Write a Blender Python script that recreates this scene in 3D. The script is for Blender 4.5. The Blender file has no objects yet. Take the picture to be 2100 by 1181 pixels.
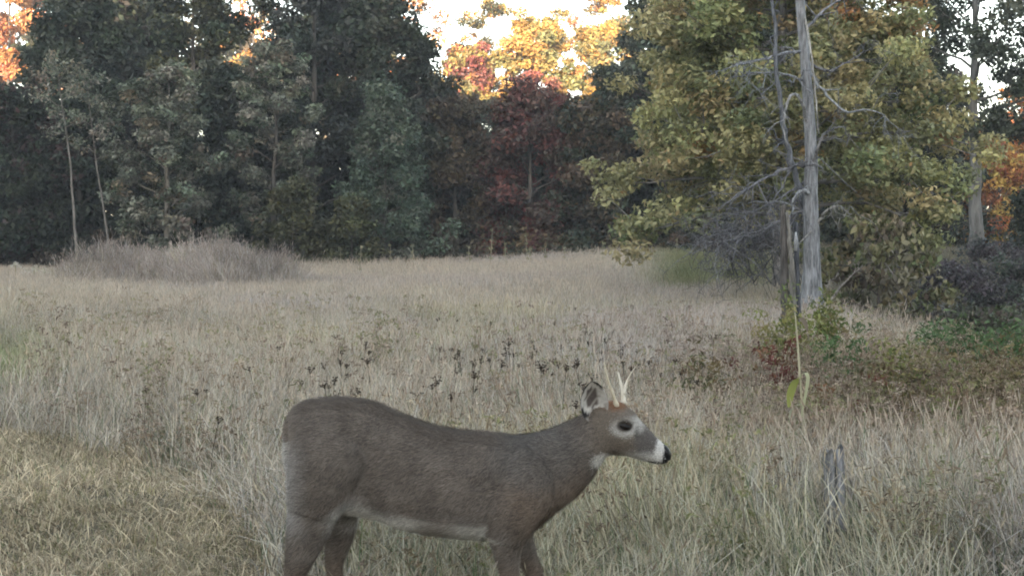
import bpy, math, random
import numpy as np

# ------------------------------------------------------------------ camera, sky, sun, exposure
SC = bpy.context.scene
COL = SC.collection
F, HY, HC = 2600.0, 495.0, 1.65          # focal length in photo pixels, horizon row, camera height
cam_d = bpy.data.cameras.new('camera')
cam_d.sensor_width = 36.0
cam_d.lens = 36.0 * F / 2100.0
cam_d.shift_y = -(590.5 - HY) / 2100.0
cam_d.clip_start = 0.05
cam_d.clip_end = 3000.0
cam = bpy.data.objects.new('camera', cam_d)
cam.location = (0, 0, HC)
cam.rotation_euler = (math.radians(90), 0, 0)
COL.objects.link(cam)
SC.camera = cam

SUN_EL, SUN_AZ = math.radians(5.0), math.radians(8.0)   # sun low behind the camera, a little to its left
world = bpy.data.worlds.new('World')
SC.world = world
world.use_nodes = True
wn, wl = world.node_tree.nodes, world.node_tree.links
wn.clear()
w_out = wn.new('ShaderNodeOutputWorld')
w_bg = wn.new('ShaderNodeBackground')
w_sky = wn.new('ShaderNodeTexSky')
w_hsv = wn.new('ShaderNodeHueSaturation')
w_sky.sky_type = 'NISHITA'
w_sky.sun_disc = False
w_sky.sun_elevation = SUN_EL
w_sky.sun_rotation = math.radians(180) + SUN_AZ
w_sky.air_density = 1.0
w_sky.dust_density = 1.0
w_sky.ozone_density = 1.0
w_hsv.inputs['Saturation'].default_value = 0.5
w_bg.inputs['Strength'].default_value = 0.15
wl.new(w_sky.outputs[0], w_hsv.inputs['Color'])
wl.new(w_hsv.outputs[0], w_bg.inputs['Color'])
wl.new(w_bg.outputs[0], w_out.inputs['Surface'])

sun_d = bpy.data.lights.new('sun', 'SUN')
sun_d.energy = 3.2
sun_d.angle = math.radians(0.5)
sun_d.color = (1.0, 0.80, 0.58)
sun = bpy.data.objects.new('sun', sun_d)
sun.rotation_euler = (math.radians(90) - SUN_EL, 0, -SUN_AZ)
sun.location = (0, -40, 60)
COL.objects.link(sun)

SC.view_settings.view_transform = 'Standard'
SC.view_settings.look = 'None'
SC.view_settings.gamma = 1.0
SC.view_settings.use_curve_mapping = False
SC.view_settings.exposure = 3.12
SC.render.engine = 'CYCLES'
SC.cycles.use_denoising = True
SC.cycles.max_bounces = 4
SC.cycles.diffuse_bounces = 3
SC.cycles.adaptive_threshold = 0.02
SC.cycles.filter_width = 1.9

# ------------------------------------------------------------------ helpers
RNG = np.random.default_rng(11)


def link(o, parent=None):
    COL.objects.link(o)
    if parent is not None:
        o.parent = parent
    return o


def tag(o, label=None, cat=None, group=None, kind=None):
    if label:
        o['label'] = label
    if cat:
        o['category'] = cat
    if group:
        o['group'] = group
    if kind:
        o['kind'] = kind
    return o


def empty(name, loc, label, cat, group=None):
    o = bpy.data.objects.new(name, None)
    o.location = loc
    o.empty_display_size = 0.2
    return tag(link(o), label, cat, group)


def mk_mesh(name, V, faces, col=None, smooth=False):
    """faces: list of int arrays (n,k)."""
    me = bpy.data.meshes.new(name)
    V = np.asarray(V, dtype=np.float32)
    me.vertices.add(len(V))
    me.vertices.foreach_set('co', V.ravel())
    faces = [np.asarray(f, dtype=np.int32) for f in faces if len(f)]
    nl = sum(f.size for f in faces)
    nf = sum(len(f) for f in faces)
    me.loops.add(nl)
    me.polygons.add(nf)
    me.loops.foreach_set('vertex_index', np.concatenate([f.ravel() for f in faces]))
    tot = np.concatenate([np.full(len(f), f.shape[1], dtype=np.int32) for f in faces])
    start = np.concatenate([[0], np.cumsum(tot)[:-1]]).astype(np.int32)
    me.polygons.foreach_set('loop_start', start)
    if smooth:
        me.polygons.foreach_set('use_smooth', np.ones(nf, dtype=bool))
    me.update(calc_edges=True)
    if col is not None:
        c = np.ones((len(V), 4), dtype=np.float32)
        c[:, :3] = col
        a = me.color_attributes.new('Col', 'FLOAT_COLOR', 'POINT')
        a.data.foreach_set('color', c.ravel())
    return me


def mk_obj(name, V, faces, mat, parent=None, col=None, smooth=False):
    me = mk_mesh(name, V, faces, col, smooth)
    me.materials.append(mat)
    return link(bpy.data.objects.new(name, me), parent)


class Geo:
    """collects vertices, faces and colours of one mesh"""
    def __init__(self):
        self.v, self.f, self.c, self.n = [], {}, [], 0

    def add(self, V, fl, col=(1, 1, 1)):
        V = np.asarray(V, dtype=float)
        for f in fl:
            f = np.asarray(f)
            if len(f):
                self.f.setdefault(f.shape[1], []).append(f + self.n)
        self.v.append(V)
        c = np.empty((len(V), 3))
        c[:] = col
        self.c.append(c)
        self.n += len(V)

    def obj(self, name, mat, parent=None, smooth=False):
        return mk_obj(name, np.concatenate(self.v), [np.concatenate(x) for x in self.f.values()], mat, parent,
                      np.concatenate(self.c), smooth)

    def mesh(self, name, mat, smooth=False):
        me = mk_mesh(name, np.concatenate(self.v), [np.concatenate(x) for x in self.f.values()], np.concatenate(self.c), smooth)
        me.materials.append(mat)
        return me


def tube(pts, rad, sides=6, rough=0.0, rng=RNG):
    """tapered tube along a polyline; returns V, [quads, ngon caps]"""
    P = np.asarray(pts, float)
    R = np.broadcast_to(np.asarray(rad, float), (len(P),))
    T = np.gradient(P, axis=0)
    T /= np.linalg.norm(T, axis=1, keepdims=True) + 1e-9
    ref = np.where(np.abs(T[:, 2:3]) > 0.9, np.array([[1.0, 0, 0]]), np.array([[0, 0, 1.0]]))
    ref = np.broadcast_to(ref[0] if np.abs(T[0, 2]) > 0.9 else ref[len(P) // 2], T.shape)
    A = np.cross(T, ref)
    A /= np.linalg.norm(A, axis=1, keepdims=True) + 1e-9
    B = np.cross(T, A)
    th = np.linspace(0, 2 * np.pi, sides, endpoint=False)
    rr = R[:, None] * (1 + rough * rng.uniform(-1, 1, (len(P), sides)))
    V = P[:, None] + rr[..., None] * (np.cos(th)[None, :, None] * A[:, None] + np.sin(th)[None, :, None] * B[:, None])
    V = V.reshape(-1, 3)
    i = np.arange(len(P) - 1)[:, None] * sides
    j = np.arange(sides)[None]
    k = (j + 1) % sides
    q = np.stack([i + j, i + k, i + sides + k, i + sides + j], -1).reshape(-1, 4)
    caps = [np.arange(sides)[::-1][None], (np.arange(sides) + (len(P) - 1) * sides)[None]]
    return V, [q] + caps


def px(x, y, Y):
    """photo pixel at depth Y (metres in front of the camera) -> world point"""
    return np.array([(x - 1050) / F * Y, Y, HC + (HY - y) / F * Y])


def pxX(x, Y):
    return (x - 1050) / F * Y


def fbm(x, y, seed, scale, octaves=3):
    """cheap smooth value noise in -1..1"""
    r = np.random.default_rng(seed)
    tab = r.uniform(-1, 1, (64, 64))
    out = np.zeros(np.shape(x))
    amp, tot = 1.0, 0.0
    for o in range(octaves):
        u, v = np.asarray(x) / scale * 2 ** o + 17.3 * o, np.asarray(y) / scale * 2 ** o + 5.1 * o
        iu, iv = np.floor(u).astype(int), np.floor(v).astype(int)
        fu, fv = u - iu, v - iv
        fu, fv = fu * fu * (3 - 2 * fu), fv * fv * (3 - 2 * fv)
        a, b = tab[iu % 64, iv % 64], tab[(iu + 1) % 64, iv % 64]
        c, d = tab[iu % 64, (iv + 1) % 64], tab[(iu + 1) % 64, (iv + 1) % 64]
        out += amp * ((a * (1 - fu) + b * fu) * (1 - fv) + (c * (1 - fu) + d * fu) * fv)
        tot += amp
        amp *= 0.5
    return out / tot * 1.6


def sstep(a, b, x):
    t = np.clip((np.asarray(x, float) - a) / (b - a), 0, 1)
    return t * t * (3 - 2 * t)


def ground(x, y):
    x, y = np.asarray(x, float), np.asarray(y, float)
    z = 0.04 * fbm(x, y, 3, 1.7) + 0.08 * fbm(x, y, 4, 7.0)
    z = z * sstep(2, 7, np.hypot(x, y))
    z = z + 0.75 * np.exp(-((x - 6.5) / 8.0) ** 2 - ((y - 50) / 15.0) ** 2)
    z = z + 0.2 * np.exp(-((x + 7) / 10.0) ** 2 - ((y - 52) / 12.0) ** 2)
    z = z + 1.0 * np.exp(-np.abs((x + 8.9) / 2.1) ** 3.0 - ((y - 38) / 1.7) ** 2)
    z = z + 0.72 * np.exp(-((x + 12.2) / 1.3) ** 2 - ((y - 38) / 1.6) ** 2)
    # hollow beside the bank on the right, rising again to the wood
    x0 = 5.5 + np.maximum(0, y - 24) * 0.18
    hol = sstep(0, 2.6, x - x0) * sstep(8, 15, y) * (1 - sstep(30, 44, y))
    z = z - 1.1 * hol
    z = z + 0.75 * sstep(34, 46, y) * sstep(9, 15, x)
    z = z + 1.0 * sstep(60, 140, y)
    # unseen wooded ridge behind the camera, raised to throw the meadow into shade
    sun_gap = 1 - 0.55 * np.exp(-((x - 7.0) / 3.6) ** 4)  # crest lowered here to let sun reach the autumn trees at right
    z = z + 23.5 * sun_gap * sstep(-14, -62, y) * (1 + 0.05 * fbm(x, y, 8, 14.0))
    return z


# ------------------------------------------------------------------ materials
def new_mat(name):
    m = bpy.data.materials.new(name)
    m.use_nodes = True
    n = m.node_tree.nodes
    n.clear()
    out = n.new('ShaderNodeOutputMaterial')
    return m, n, m.node_tree.links, out


def leaf_mat(name, rough=0.55, spec=0.35, transl=0.25, inst=False):
    m, n, l, out = new_mat(name)
    a = n.new('ShaderNodeAttribute')
    a.attribute_name = 'Col'
    src = a.outputs['Color']
    if inst:
        b = n.new('ShaderNodeAttribute')
        b.attribute_type = 'INSTANCER'
        b.attribute_name = 'tint'
        mx = n.new('ShaderNodeMix')
        mx.data_type = 'RGBA'
        mx.blend_type = 'MULTIPLY'
        mx.inputs[0].default_value = 1.0
        l.new(src, mx.inputs[6])
        l.new(b.outputs['Color'], mx.inputs[7])
        src = mx.outputs[2]
    p = n.new('ShaderNodeBsdfPrincipled')
    p.inputs['Roughness'].default_value = rough
    p.inputs['Specular IOR Level'].default_value = spec
    l.new(src, p.inputs['Base Color'])
    t = n.new('ShaderNodeBsdfTranslucent')
    l.new(src, t.inputs['Color'])
    ms = n.new('ShaderNodeMixShader')
    ms.inputs[0].default_value = transl
    l.new(p.outputs[0], ms.inputs[1])
    l.new(t.outputs[0], ms.inputs[2])
    l.new(ms.outputs[0], out.inputs['Surface'])
    return m


def rough_mat(name, c1, c2, scale=(20, 20, 4), bump=0.4, rough=0.9, use_col=False, dist=0.02):
    m, n, l, out = new_mat(name)
    tc = n.new('ShaderNodeTexCoord')
    mp = n.new('ShaderNodeMapping')
    mp.inputs['Scale'].default_value = scale
    nz = n.new('ShaderNodeTexNoise')
    nz.inputs['Scale'].default_value = 1.0
    nz.inputs['Detail'].default_value = 6.0
    nz.inputs['Roughness'].default_value = 0.65
    l.new(tc.outputs['Object'], mp.inputs[0])
    l.new(mp.outputs[0], nz.inputs['Vector'])
    rp = n.new('ShaderNodeValToRGB')
    rp.color_ramp.elements[0].position = 0.32
    rp.color_ramp.elements[1].position = 0.68
    rp.color_ramp.elements[0].color = (*c1, 1)
    rp.color_ramp.elements[1].color = (*c2, 1)
    l.new(nz.outputs['Fac'], rp.inputs[0])
    src = rp.outputs[0]
    if use_col:
        a = n.new('ShaderNodeAttribute')
        a.attribute_name = 'Col'
        mx = n.new('ShaderNodeMix')
        mx.data_type = 'RGBA'
        mx.blend_type = 'MULTIPLY'
        mx.inputs[0].default_value = 1.0
        l.new(src, mx.inputs[6])
        l.new(a.outputs['Color'], mx.inputs[7])
        src = mx.outputs[2]
    p = n.new('ShaderNodeBsdfPrincipled')
    p.inputs['Roughness'].default_value = rough
    p.inputs['Specular IOR Level'].default_value = 0.2
    l.new(src, p.inputs['Base Color'])
    bp = n.new('ShaderNodeBump')
    bp.inputs['Strength'].default_value = bump
    bp.inputs['Distance'].default_value = dist
    l.new(nz.outputs['Fac'], bp.inputs['Height'])
    l.new(bp.outputs[0], p.inputs['Normal'])
    l.new(p.outputs[0], out.inputs['Surface'])
    return m


M_LEAF = leaf_mat('leaf')
M_GRASS = leaf_mat('grass_blade', rough=0.7, spec=0.15, transl=0.38, inst=True)
M_PLANT = leaf_mat('weed_leaf', rough=0.75, spec=0.1, transl=0.2)
M_BARK = rough_mat('bark', (0.05, 0.045, 0.04), (0.13, 0.12, 0.11), (9, 9, 2.0), 0.8, use_col=True)
M_DEAD = rough_mat('weathered_wood', (0.045, 0.045, 0.047), (0.33, 0.33, 0.335), (22, 22, 3.2), 1.0, use_col=True)
M_SOIL = rough_mat('ground_thatch', (0.055, 0.05, 0.032), (0.15, 0.13, 0.09), (3, 3, 3), 0.6, use_col=False, dist=0.05)
M_FUR = leaf_mat('fur', rough=0.9, spec=0.08, transl=0.0)
M_HIDE = rough_mat('hide', (0.82, 0.82, 0.82), (1.12, 1.12, 1.12), (60, 60, 60), 0.25, use_col=True, dist=0.004)
M_ANTLER = rough_mat('antler', (0.42, 0.37, 0.3), (0.7, 0.66, 0.6), (40, 40, 8), 0.3, rough=0.55, use_col=True, dist=0.003)
M_EYE = rough_mat('eye', (0.006, 0.005, 0.005), (0.012, 0.009, 0.008), (10, 10, 10), 0.0, rough=0.08)
M_NOSE = rough_mat('nose', (0.008, 0.008, 0.009), (0.02, 0.018, 0.018), (200, 200, 200), 0.5, rough=0.4, dist=0.002)

# ------------------------------------------------------------------ ground sheet to the horizon
def axis(lo, hi, fine_lo, fine_hi, step):
    a = list(np.arange(fine_lo, fine_hi + 1e-6, step))
    s, v = step, fine_hi
    while v < hi:
        s *= 1.18
        v += s
        a.append(v)
    s, v = step, fine_lo
    while v > lo:
        s *= 1.18
        v -= s
        a.insert(0, v)
    return np.array(a)


gx, gy = axis(-200, 200, -26, 26, 0.4), axis(-150, 280, 2, 64, 0.4)
GX, GY = np.meshgrid(gx, gy)
GV = np.stack([GX, GY, ground(GX, GY)], -1).reshape(-1, 3)
nx, ny = len(gx), len(gy)
ii, jj = np.meshgrid(np.arange(nx - 1), np.arange(ny - 1))
b0 = (jj * nx + ii).ravel()
g_obj = mk_obj('ground', GV, [np.stack([b0, b0 + 1, b0 + nx + 1, b0 + nx], -1)], M_SOIL, smooth=True)
tag(g_obj, 'rolling meadow soil and thatch under the dry grass', kind='structure')


# ------------------------------------------------------------------ leaves and trees
def leaf_quads(rng, centers, rad, count, size, flat=0.65, w=0.5, droop=0.0, up=0.5, weights=None):
    """count rhombic folded leaves in gaussian clumps; returns V, quads, clump index"""
    n = len(centers)
    k = rng.choice(n, count, p=weights)
    d = rng.normal(size=(count, 3))
    d /= np.linalg.norm(d, axis=1, keepdims=True)
    d *= (rng.uniform(0, 1, (count, 1)) ** 0.45)
    d[:, 2] *= flat
    P = centers[k] + d * np.broadcast_to(np.asarray(rad), (n,))[k][:, None]
    nrm = rng.normal(size=(count, 3)) + d * 0.8
    nrm[:, 2] += up
    nrm /= np.linalg.norm(nrm, axis=1, keepdims=True) + 1e-9
    a = rng.normal(size=(count, 3))
    a[:, 2] -= droop
    a -= nrm * np.sum(a * nrm, 1, keepdims=True)
    a /= np.linalg.norm(a, axis=1, keepdims=True) + 1e-9
    b = np.cross(nrm, a)
    s = size * rng.uniform(0.6, 1.3, (count, 1))
    V = np.stack([P - a * s * .5, P + b * s * w * .5 + nrm * s * .12, P + a * s * .5, P - b * s * w * .5 + nrm * s * .12], 1)
    q = np.arange(count * 4).reshape(-1, 4)
    return V.reshape(-1, 3), q, k


def pick_cols(rng, palette, n, jit=0.18):
    cols = np.array([p[0] for p in palette], float)
    w = np.array([p[1] for p in palette], float)
    c = cols[rng.choice(len(cols), n, p=w / w.sum())]
    return c * rng.uniform(1 - jit, 1 + jit, (n, 1)) * rng.uniform(0.93, 1.07, (n, 3))


def curve_pts(p0, d, L, n, rng, wob=0.08, lift=0.0):
    d = np.asarray(d, float) / np.linalg.norm(d)
    t = np.linspace(0, 1, n)[:, None]
    P = p0 + d * L * t
    P[:, 2] += (lift * L * t[:, 0] ** 2)
    w = np.cumsum(rng.normal(size=(n, 3)), 0) * wob * L / n
    w[0] = 0
    return P + w


def tree(name, label, x, Y, top, half_w, crown_lo, trunk_r, n_leaf, leaf, palette, seed, group=None,
         shape='oval', lean=(0, 0), n_limb=26, clump=0.85, bark=(1, 1, 1), flat=0.65, droop=0.0, n_sub=4, limb_up=0.35, cat='tree', clump_keep=1.0,
         cjit=0.3, up=0.5, trunk_top=0.92, lvar=(0.72, 1.12)):
    """x: photo column of the trunk; Y: depth; top, crown_lo: heights in metres above ground; half_w: crown radius"""
    rng = np.random.default_rng(seed)
    X = pxX(x, Y)
    gz = float(ground(X, Y))
    t = empty(name, (X, Y, gz - 0.05), label, cat, group)
    n = 12
    zz = np.linspace(0, top * trunk_top, n)
    wob = np.cumsum(rng.normal(size=(n, 2)), 0) * 0.035 * top / n
    wob[0] = 0
    TP = np.stack([lean[0] * zz + wob[:, 0], lean[1] * zz + wob[:, 1], zz], -1)
    TR = trunk_r * (1 - 0.88 * (zz / zz[-1]) ** 0.9)
    TR[0] *= 1.45
    TR[1] *= 1.05
    g = Geo()
    g.add(*tube(TP, TR, 8, 0.07, rng), bark)

    def prof(u):                       # crown radius at relative crown height u
        if shape == 'oval':
            return np.sqrt(max(0.04, 1 - (2 * u - 0.85) ** 2 / 1.35))
        if shape == 'cone':
            return 1.05 * (1 - u) ** 0.75 + 0.06
        if shape == 'dome':
            return np.sqrt(max(0.03, 1 - u ** 2.4))
        return 0.8 + 0.2 * math.sin(u * 7)
    C, R = [], []
    ga = rng.uniform(0, 6.28)
    for i in range(n_limb):
        u = (i + rng.uniform(0.1, 0.9)) / n_limb
        h = crown_lo + (top * 0.97 - crown_lo) * u
        hb = max(crown_lo * 0.75, h - half_w * 0.45 * limb_up * 2)
        hb = min(hb, top * trunk_top * 0.98)
        p0 = np.array([np.interp(hb, zz, TP[:, 0]), np.interp(hb, zz, TP[:, 1]), hb])
        az = ga + i * 2.39996 + rng.normal() * 0.35
        L = half_w * prof(u) * rng.uniform(*lvar)
        el = limb_up + 0.55 * u
        P = curve_pts(p0, (math.cos(az) * math.cos(el), math.sin(az) * math.cos(el), math.sin(el)), L, 6, rng, 0.16, -0.12)
        r0 = max(0.018, np.interp(hb, zz, TR) * 0.42)
        g.add(*tube(P, np.linspace(r0, 0.01, 6), 5, 0.0, rng), bark)
        C.append(P[-1]); R.append(clump)
        for s in range(n_sub):
            f = rng.uniform(0.3, 1.0)
            q0 = P[0] + (P[-1] - P[0]) * f
            q0 = np.array([np.interp(f, np.linspace(0, 1, 6), P[:, c]) for c in range(3)])
            a2 = az + rng.normal() * 0.9
            e2 = el + rng.normal() * 0.45
            L2 = L * rng.uniform(0.18, 0.42) + 0.15
            Q = curve_pts(q0, (math.cos(a2) * math.cos(e2), math.sin(a2) * math.cos(e2), math.sin(e2)), L2, 4, rng, 0.15)
            g.add(*tube(Q, np.linspace(r0 * 0.4, 0.006, 4), 4, 0.0, rng), bark)
            C.append(Q[-1]); R.append(clump * rng.uniform(0.55, 1.0))
            if rng.random() < 0.5:
                C.append(Q[1]); R.append(clump * rng.uniform(0.4, 0.7))
    g.obj('trunk', M_BARK, t, True)
    C, R = np.array(C), np.array(R)
    if clump_keep < 1:
        keep = rng.random(len(C)) < clump_keep
        C, R = C[keep], R[keep]
    wgt = R ** 2
    V, q, k = leaf_quads(rng, C, R, n_leaf, leaf, flat=flat, droop=droop, weights=wgt / wgt.sum(), up=up)
    cc = pick_cols(rng, palette, len(C), cjit)
    lc = cc[k] * rng.uniform(0.75, 1.3, (n_leaf, 1))
    stray = rng.random(n_leaf) < 0.15
    lc[stray] = pick_cols(rng, palette, int(stray.sum()), 0.3)
    mk_obj('crown', V, [q], M_LEAF, t, np.repeat(lc, 4, 0))
    return t


# palettes (linear base colours, weight)
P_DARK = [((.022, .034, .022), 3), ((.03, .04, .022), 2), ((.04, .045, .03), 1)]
P_OLIVE = [((.055, .06, .028), 3), ((.075, .072, .03), 2), ((.045, .05, .03), 2)]
P_GREY = [((.14, .155, .115), 3), ((.17, .165, .13), 2), ((.09, .11, .075), 2), ((.17, .14, .10), 1)]
P_GRN = [((.065, .095, .065), 3), ((.09, .115, .08), 2), ((.12, .135, .10), 1)]
P_MAROON = [((.12, .045, .04), 3), ((.09, .055, .04), 2), ((.15, .05, .045), 1), ((.06, .042, .035), 2)]
P_BROWN = [((.085, .062, .04), 3), ((.06, .05, .034), 3), ((.105, .075, .04), 1)]
P_GOLD = [((.34, .20, .06), 3), ((.24, .18, .06), 3), ((.15, .14, .06), 2), ((.40, .20, .07), 1)]
P_ORANGE = [((.42, .17, .06), 3), ((.45, .24, .10), 2), ((.33, .12, .06), 2)]
P_RED = [((.22, .07, .06), 3), ((.16, .06, .05), 2), ((.28, .12, .07), 1)]
P_OAK = [((.32, .295, .14), 4), ((.255, .26, .125), 4), ((.17, .19, .095), 3), ((.35, .29, .15), 2), ((.36, .21, .09), .3)]
G_WOOD = 'trees of the wood behind the meadow'

# --- front row on the left
tree('grey_green_tree', 'pale grey-green leafy tree standing behind the larger hump of the brush mound', 345, 51, 9.2, 2.25, 0.8, .16, 17000, .20, P_GREY, 21, G_WOOD, 'oval', n_limb=34, clump=.5, up=1.2, cjit=.55, bark=(1.5, 1.5, 1.4))
tree('grey_green_tree', 'slim grey-green tree between the pale tree and the blue-green tree', 562, 53, 10.2, 1.75, 2.6, .15, 13000, .20, P_GREY, 22, G_WOOD, 'oval', n_limb=28, clump=.5, up=1.2, cjit=.55)
tree('dark_green_tree', 'bushy blue-green tree with low boughs, left of the dark hollow under the maroon tree', 785, 53, 8.6, 2.3, 0.5, .15, 19000, .20, P_GRN, 23, G_WOOD, 'cone', n_limb=34, clump=.7, up=1.1)
tree('young_tree', 'low olive bush-like tree at the foot of the slim grey-green tree', 600, 50, 4.0, 1.5, 0.2, .06, 7000, .17, P_OLIVE, 24, G_WOOD, 'dome', n_limb=18, clump=.5)
tree('young_tree', 'low dark olive sapling at the meadow edge below the blue-green tree', 720, 50, 3.2, 1.4, 0.1, .05, 6000, .17, P_OLIVE, 25, G_WOOD, 'dome', n_limb=16, clump=.5)
# --- thin pale stems on the left
tree('thin_pale_tree', 'thin pale leaning stem with few leaves, leftmost of the two slender trunks', 165, 49, 9.2, 1.0, 6.0, .075, 900, .16, P_GREY, 26, G_WOOD, 'oval', lean=(-.10, 0), n_limb=9, clump=.5, bark=(1.5, 1.5, 1.5))
tree('thin_pale_tree', 'thin pale leaning stem with few leaves, nearer the grey-green tree of the two slender trunks', 228, 50, 8.7, 1.0, 5.0, .065, 1200, .16, P_GREY, 27, G_WOOD, 'oval', lean=(-.12, 0), n_limb=10, clump=.5, bark=(1.3, 1.3, 1.3))
# --- tall dark trees behind
tree('dark_tree', 'tall dark tree at the left edge below the sunlit orange crown', 20, 56, 8.6, 2.6, 1.0, .2, 19500, 0.29, P_DARK + [((.05, .03, .028), 2)], 31, G_WOOD, 'oval', n_limb=30, clump=.9)
tree('dark_tree', 'tall dark green tree rising behind the two thin pale stems', 160, 58, 14.0, 2.7, 1.2, .22, 26000, 0.29, P_DARK, 32, G_WOOD, 'oval', n_limb=36, clump=.9)
tree('olive_tree', 'tall olive green tree rising above the pale grey-green tree', 395, 60, 16.0, 2.7, 2.0, .24, 28600, 0.29, P_OLIVE + P_DARK, 33, G_WOOD, 'oval', n_limb=36, clump=.9)
tree('dark_tree', 'dark narrow tree filling the gap between the two grey-green trees', 465, 57, 9.8, 1.7, 0.8, .2, 18200, 0.29, P_DARK, 34, G_WOOD, 'oval', n_limb=30, clump=.8)
tree('dark_tree', 'very tall blackish tree above the slim grey-green tree', 640, 59, 16.5, 3.0, 1.5, .25, 31200, 0.29, P_DARK + [((.035, .04, .035), 2)], 35, G_WOOD, 'oval', n_limb=40, clump=.95)
tree('dark_tree', 'broad dark tree left of the gap of open sky', 790, 60, 13.6, 2.9, 1.2, .24, 31200, 0.29, P_DARK + [((.05, .045, .03), 1)], 36, G_WOOD, 'oval', n_limb=38, clump=.9)
tree('brown_tree', 'dull brown tree between the dark broad tree and the maroon tree', 935, 62, 8.8, 2.3, 0.6, .18, 20800, 0.27, P_BROWN, 37, G_WOOD, 'oval', n_limb=30, clump=.8)
tree('maroon_tree', 'dusky maroon tree in the middle of the wood', 1085, 61, 9.0, 2.6, 0.8, .2, 24700, 0.27, P_MAROON, 38, G_WOOD, 'oval', n_limb=34, clump=.85)
tree('dark_tree', 'dark green-brown tree standing between the maroon tree and the big oak', 1215, 60, 8.2, 2.3, 0.6, .18, 20800, 0.27, P_BROWN + P_DARK, 39, G_WOOD, 'oval', n_limb=30, clump=.8)
tree('green_tree', 'small dull green tree poking up in front of the golden crowns', 1020, 66, 9.3, 1.5, 1.0, .15, 9000, .22, P_GRN, 40, G_WOOD, 'oval', n_limb=20, clump=.7)
tree('dark_tree', 'tall dark green tree rising behind the left shoulder of the big oak', 1350, 64, 15.5, 2.4, 2.0, .25, 22100, 0.29, P_DARK + P_GRN, 41, G_WOOD, 'oval', n_limb=34, clump=.85)
tree('dark_tree', 'dark tree hidden in the shade behind the middle of the big oak', 1500, 58, 12.5, 3.2, 1.0, .25, 20800, 0.31, P_DARK, 42, G_WOOD, 'oval', n_limb=32, clump=1.0)
tree('dark_tree', 'dark tree hidden in the shade behind the right half of the big oak', 1740, 60, 12.0, 3.4, 1.0, .25, 20800, 0.31, P_DARK + P_OLIVE, 43, G_WOOD, 'oval', n_limb=32, clump=1.0)
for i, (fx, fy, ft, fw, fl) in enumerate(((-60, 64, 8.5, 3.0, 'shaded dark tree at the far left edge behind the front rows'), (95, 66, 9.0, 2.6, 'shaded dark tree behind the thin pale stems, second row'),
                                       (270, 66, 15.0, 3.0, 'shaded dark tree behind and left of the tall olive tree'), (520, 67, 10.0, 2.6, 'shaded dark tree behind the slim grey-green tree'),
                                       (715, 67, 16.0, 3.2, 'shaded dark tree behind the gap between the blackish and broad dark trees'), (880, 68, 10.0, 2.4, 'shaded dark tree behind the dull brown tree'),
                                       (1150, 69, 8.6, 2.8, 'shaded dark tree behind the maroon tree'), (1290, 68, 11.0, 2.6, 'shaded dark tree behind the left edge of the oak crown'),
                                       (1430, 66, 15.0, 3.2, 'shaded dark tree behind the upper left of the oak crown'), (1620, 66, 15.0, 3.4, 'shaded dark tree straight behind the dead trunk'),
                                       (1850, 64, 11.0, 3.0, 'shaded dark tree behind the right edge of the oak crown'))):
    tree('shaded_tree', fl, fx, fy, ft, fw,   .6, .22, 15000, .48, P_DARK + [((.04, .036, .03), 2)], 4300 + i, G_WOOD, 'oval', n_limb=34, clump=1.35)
# --- far sunlit crowns
tree('orange_tree', 'orange tree in sunlight in the top left corner', 20, 102, 26.0, 4.8, 9.0, .3, 27200, .42, P_ORANGE, 51, G_WOOD, 'oval', n_limb=34, clump=1.2)
tree('orange_tree', 'orange crown in sunlight at the top edge left of the tall blackish tree', 520, 100, 25.0, 3.0, 8.0, .25, 9000, .30, P_ORANGE + P_GOLD, 52, G_WOOD, 'oval', n_limb=24, clump=1.0)
tree('orange_tree', 'rusty orange crown in sunlight at the top edge left of the gap of open sky', 790, 98, 25.5, 4.2, 8.0, .3, 15000, .30, P_ORANGE + P_BROWN, 53, G_WOOD, 'oval', n_limb=30, clump=1.1)
tree('golden_tree', 'golden sunlit crown behind the maroon tree, below the open sky', 1100, 100, 19.4, 4.6, 4.0, .28, 32000, .40, P_GOLD, 54, G_WOOD, 'oval', n_limb=34, clump=1.0)
tree('golden_tree', 'golden sunlit crown beside the dark tree at the left shoulder of the oak', 1240, 102, 19.4, 4.0, 4.0, .28, 25600, .40, P_GOLD + [((.14, .15, .07), 3)], 55, G_WOOD, 'oval', n_limb=30, clump=1.0)
tree('golden_tree', 'sunlit yellow and red tree left of the golden crowns, under the open sky', 955, 102, 17.4, 4.0, 4.0, .28, 24000, .40, P_GOLD + P_RED, 56, G_WOOD, 'oval', n_limb=30, clump=1.0)
tree('red_tree', 'reddish sunlit tree top peeping out just above the maroon tree', 1095, 92, 14.2, 2.6, 4.0, .2, 9000, .26, P_RED, 57, G_WOOD, 'oval', n_limb=20, clump=.8)
tree('sparse_tree', 'tall thin tree of loose leaf tufts against the open sky', 1020, 108, 22.5, 3.4, 14.0, .2, 4000, .34, P_GOLD + P_OLIVE, 58, G_WOOD, 'oval', n_limb=14, clump=.8, n_sub=2)
tree('sparse_tree', 'tall loose-leaved orange tree against the open sky, beside the dark tree at the oak', 1215, 108, 24, 4.0, 14, .22, 7000, .34, P_ORANGE + P_GOLD, 59, G_WOOD, 'oval', n_limb=18, clump=.9, n_sub=2)
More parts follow.
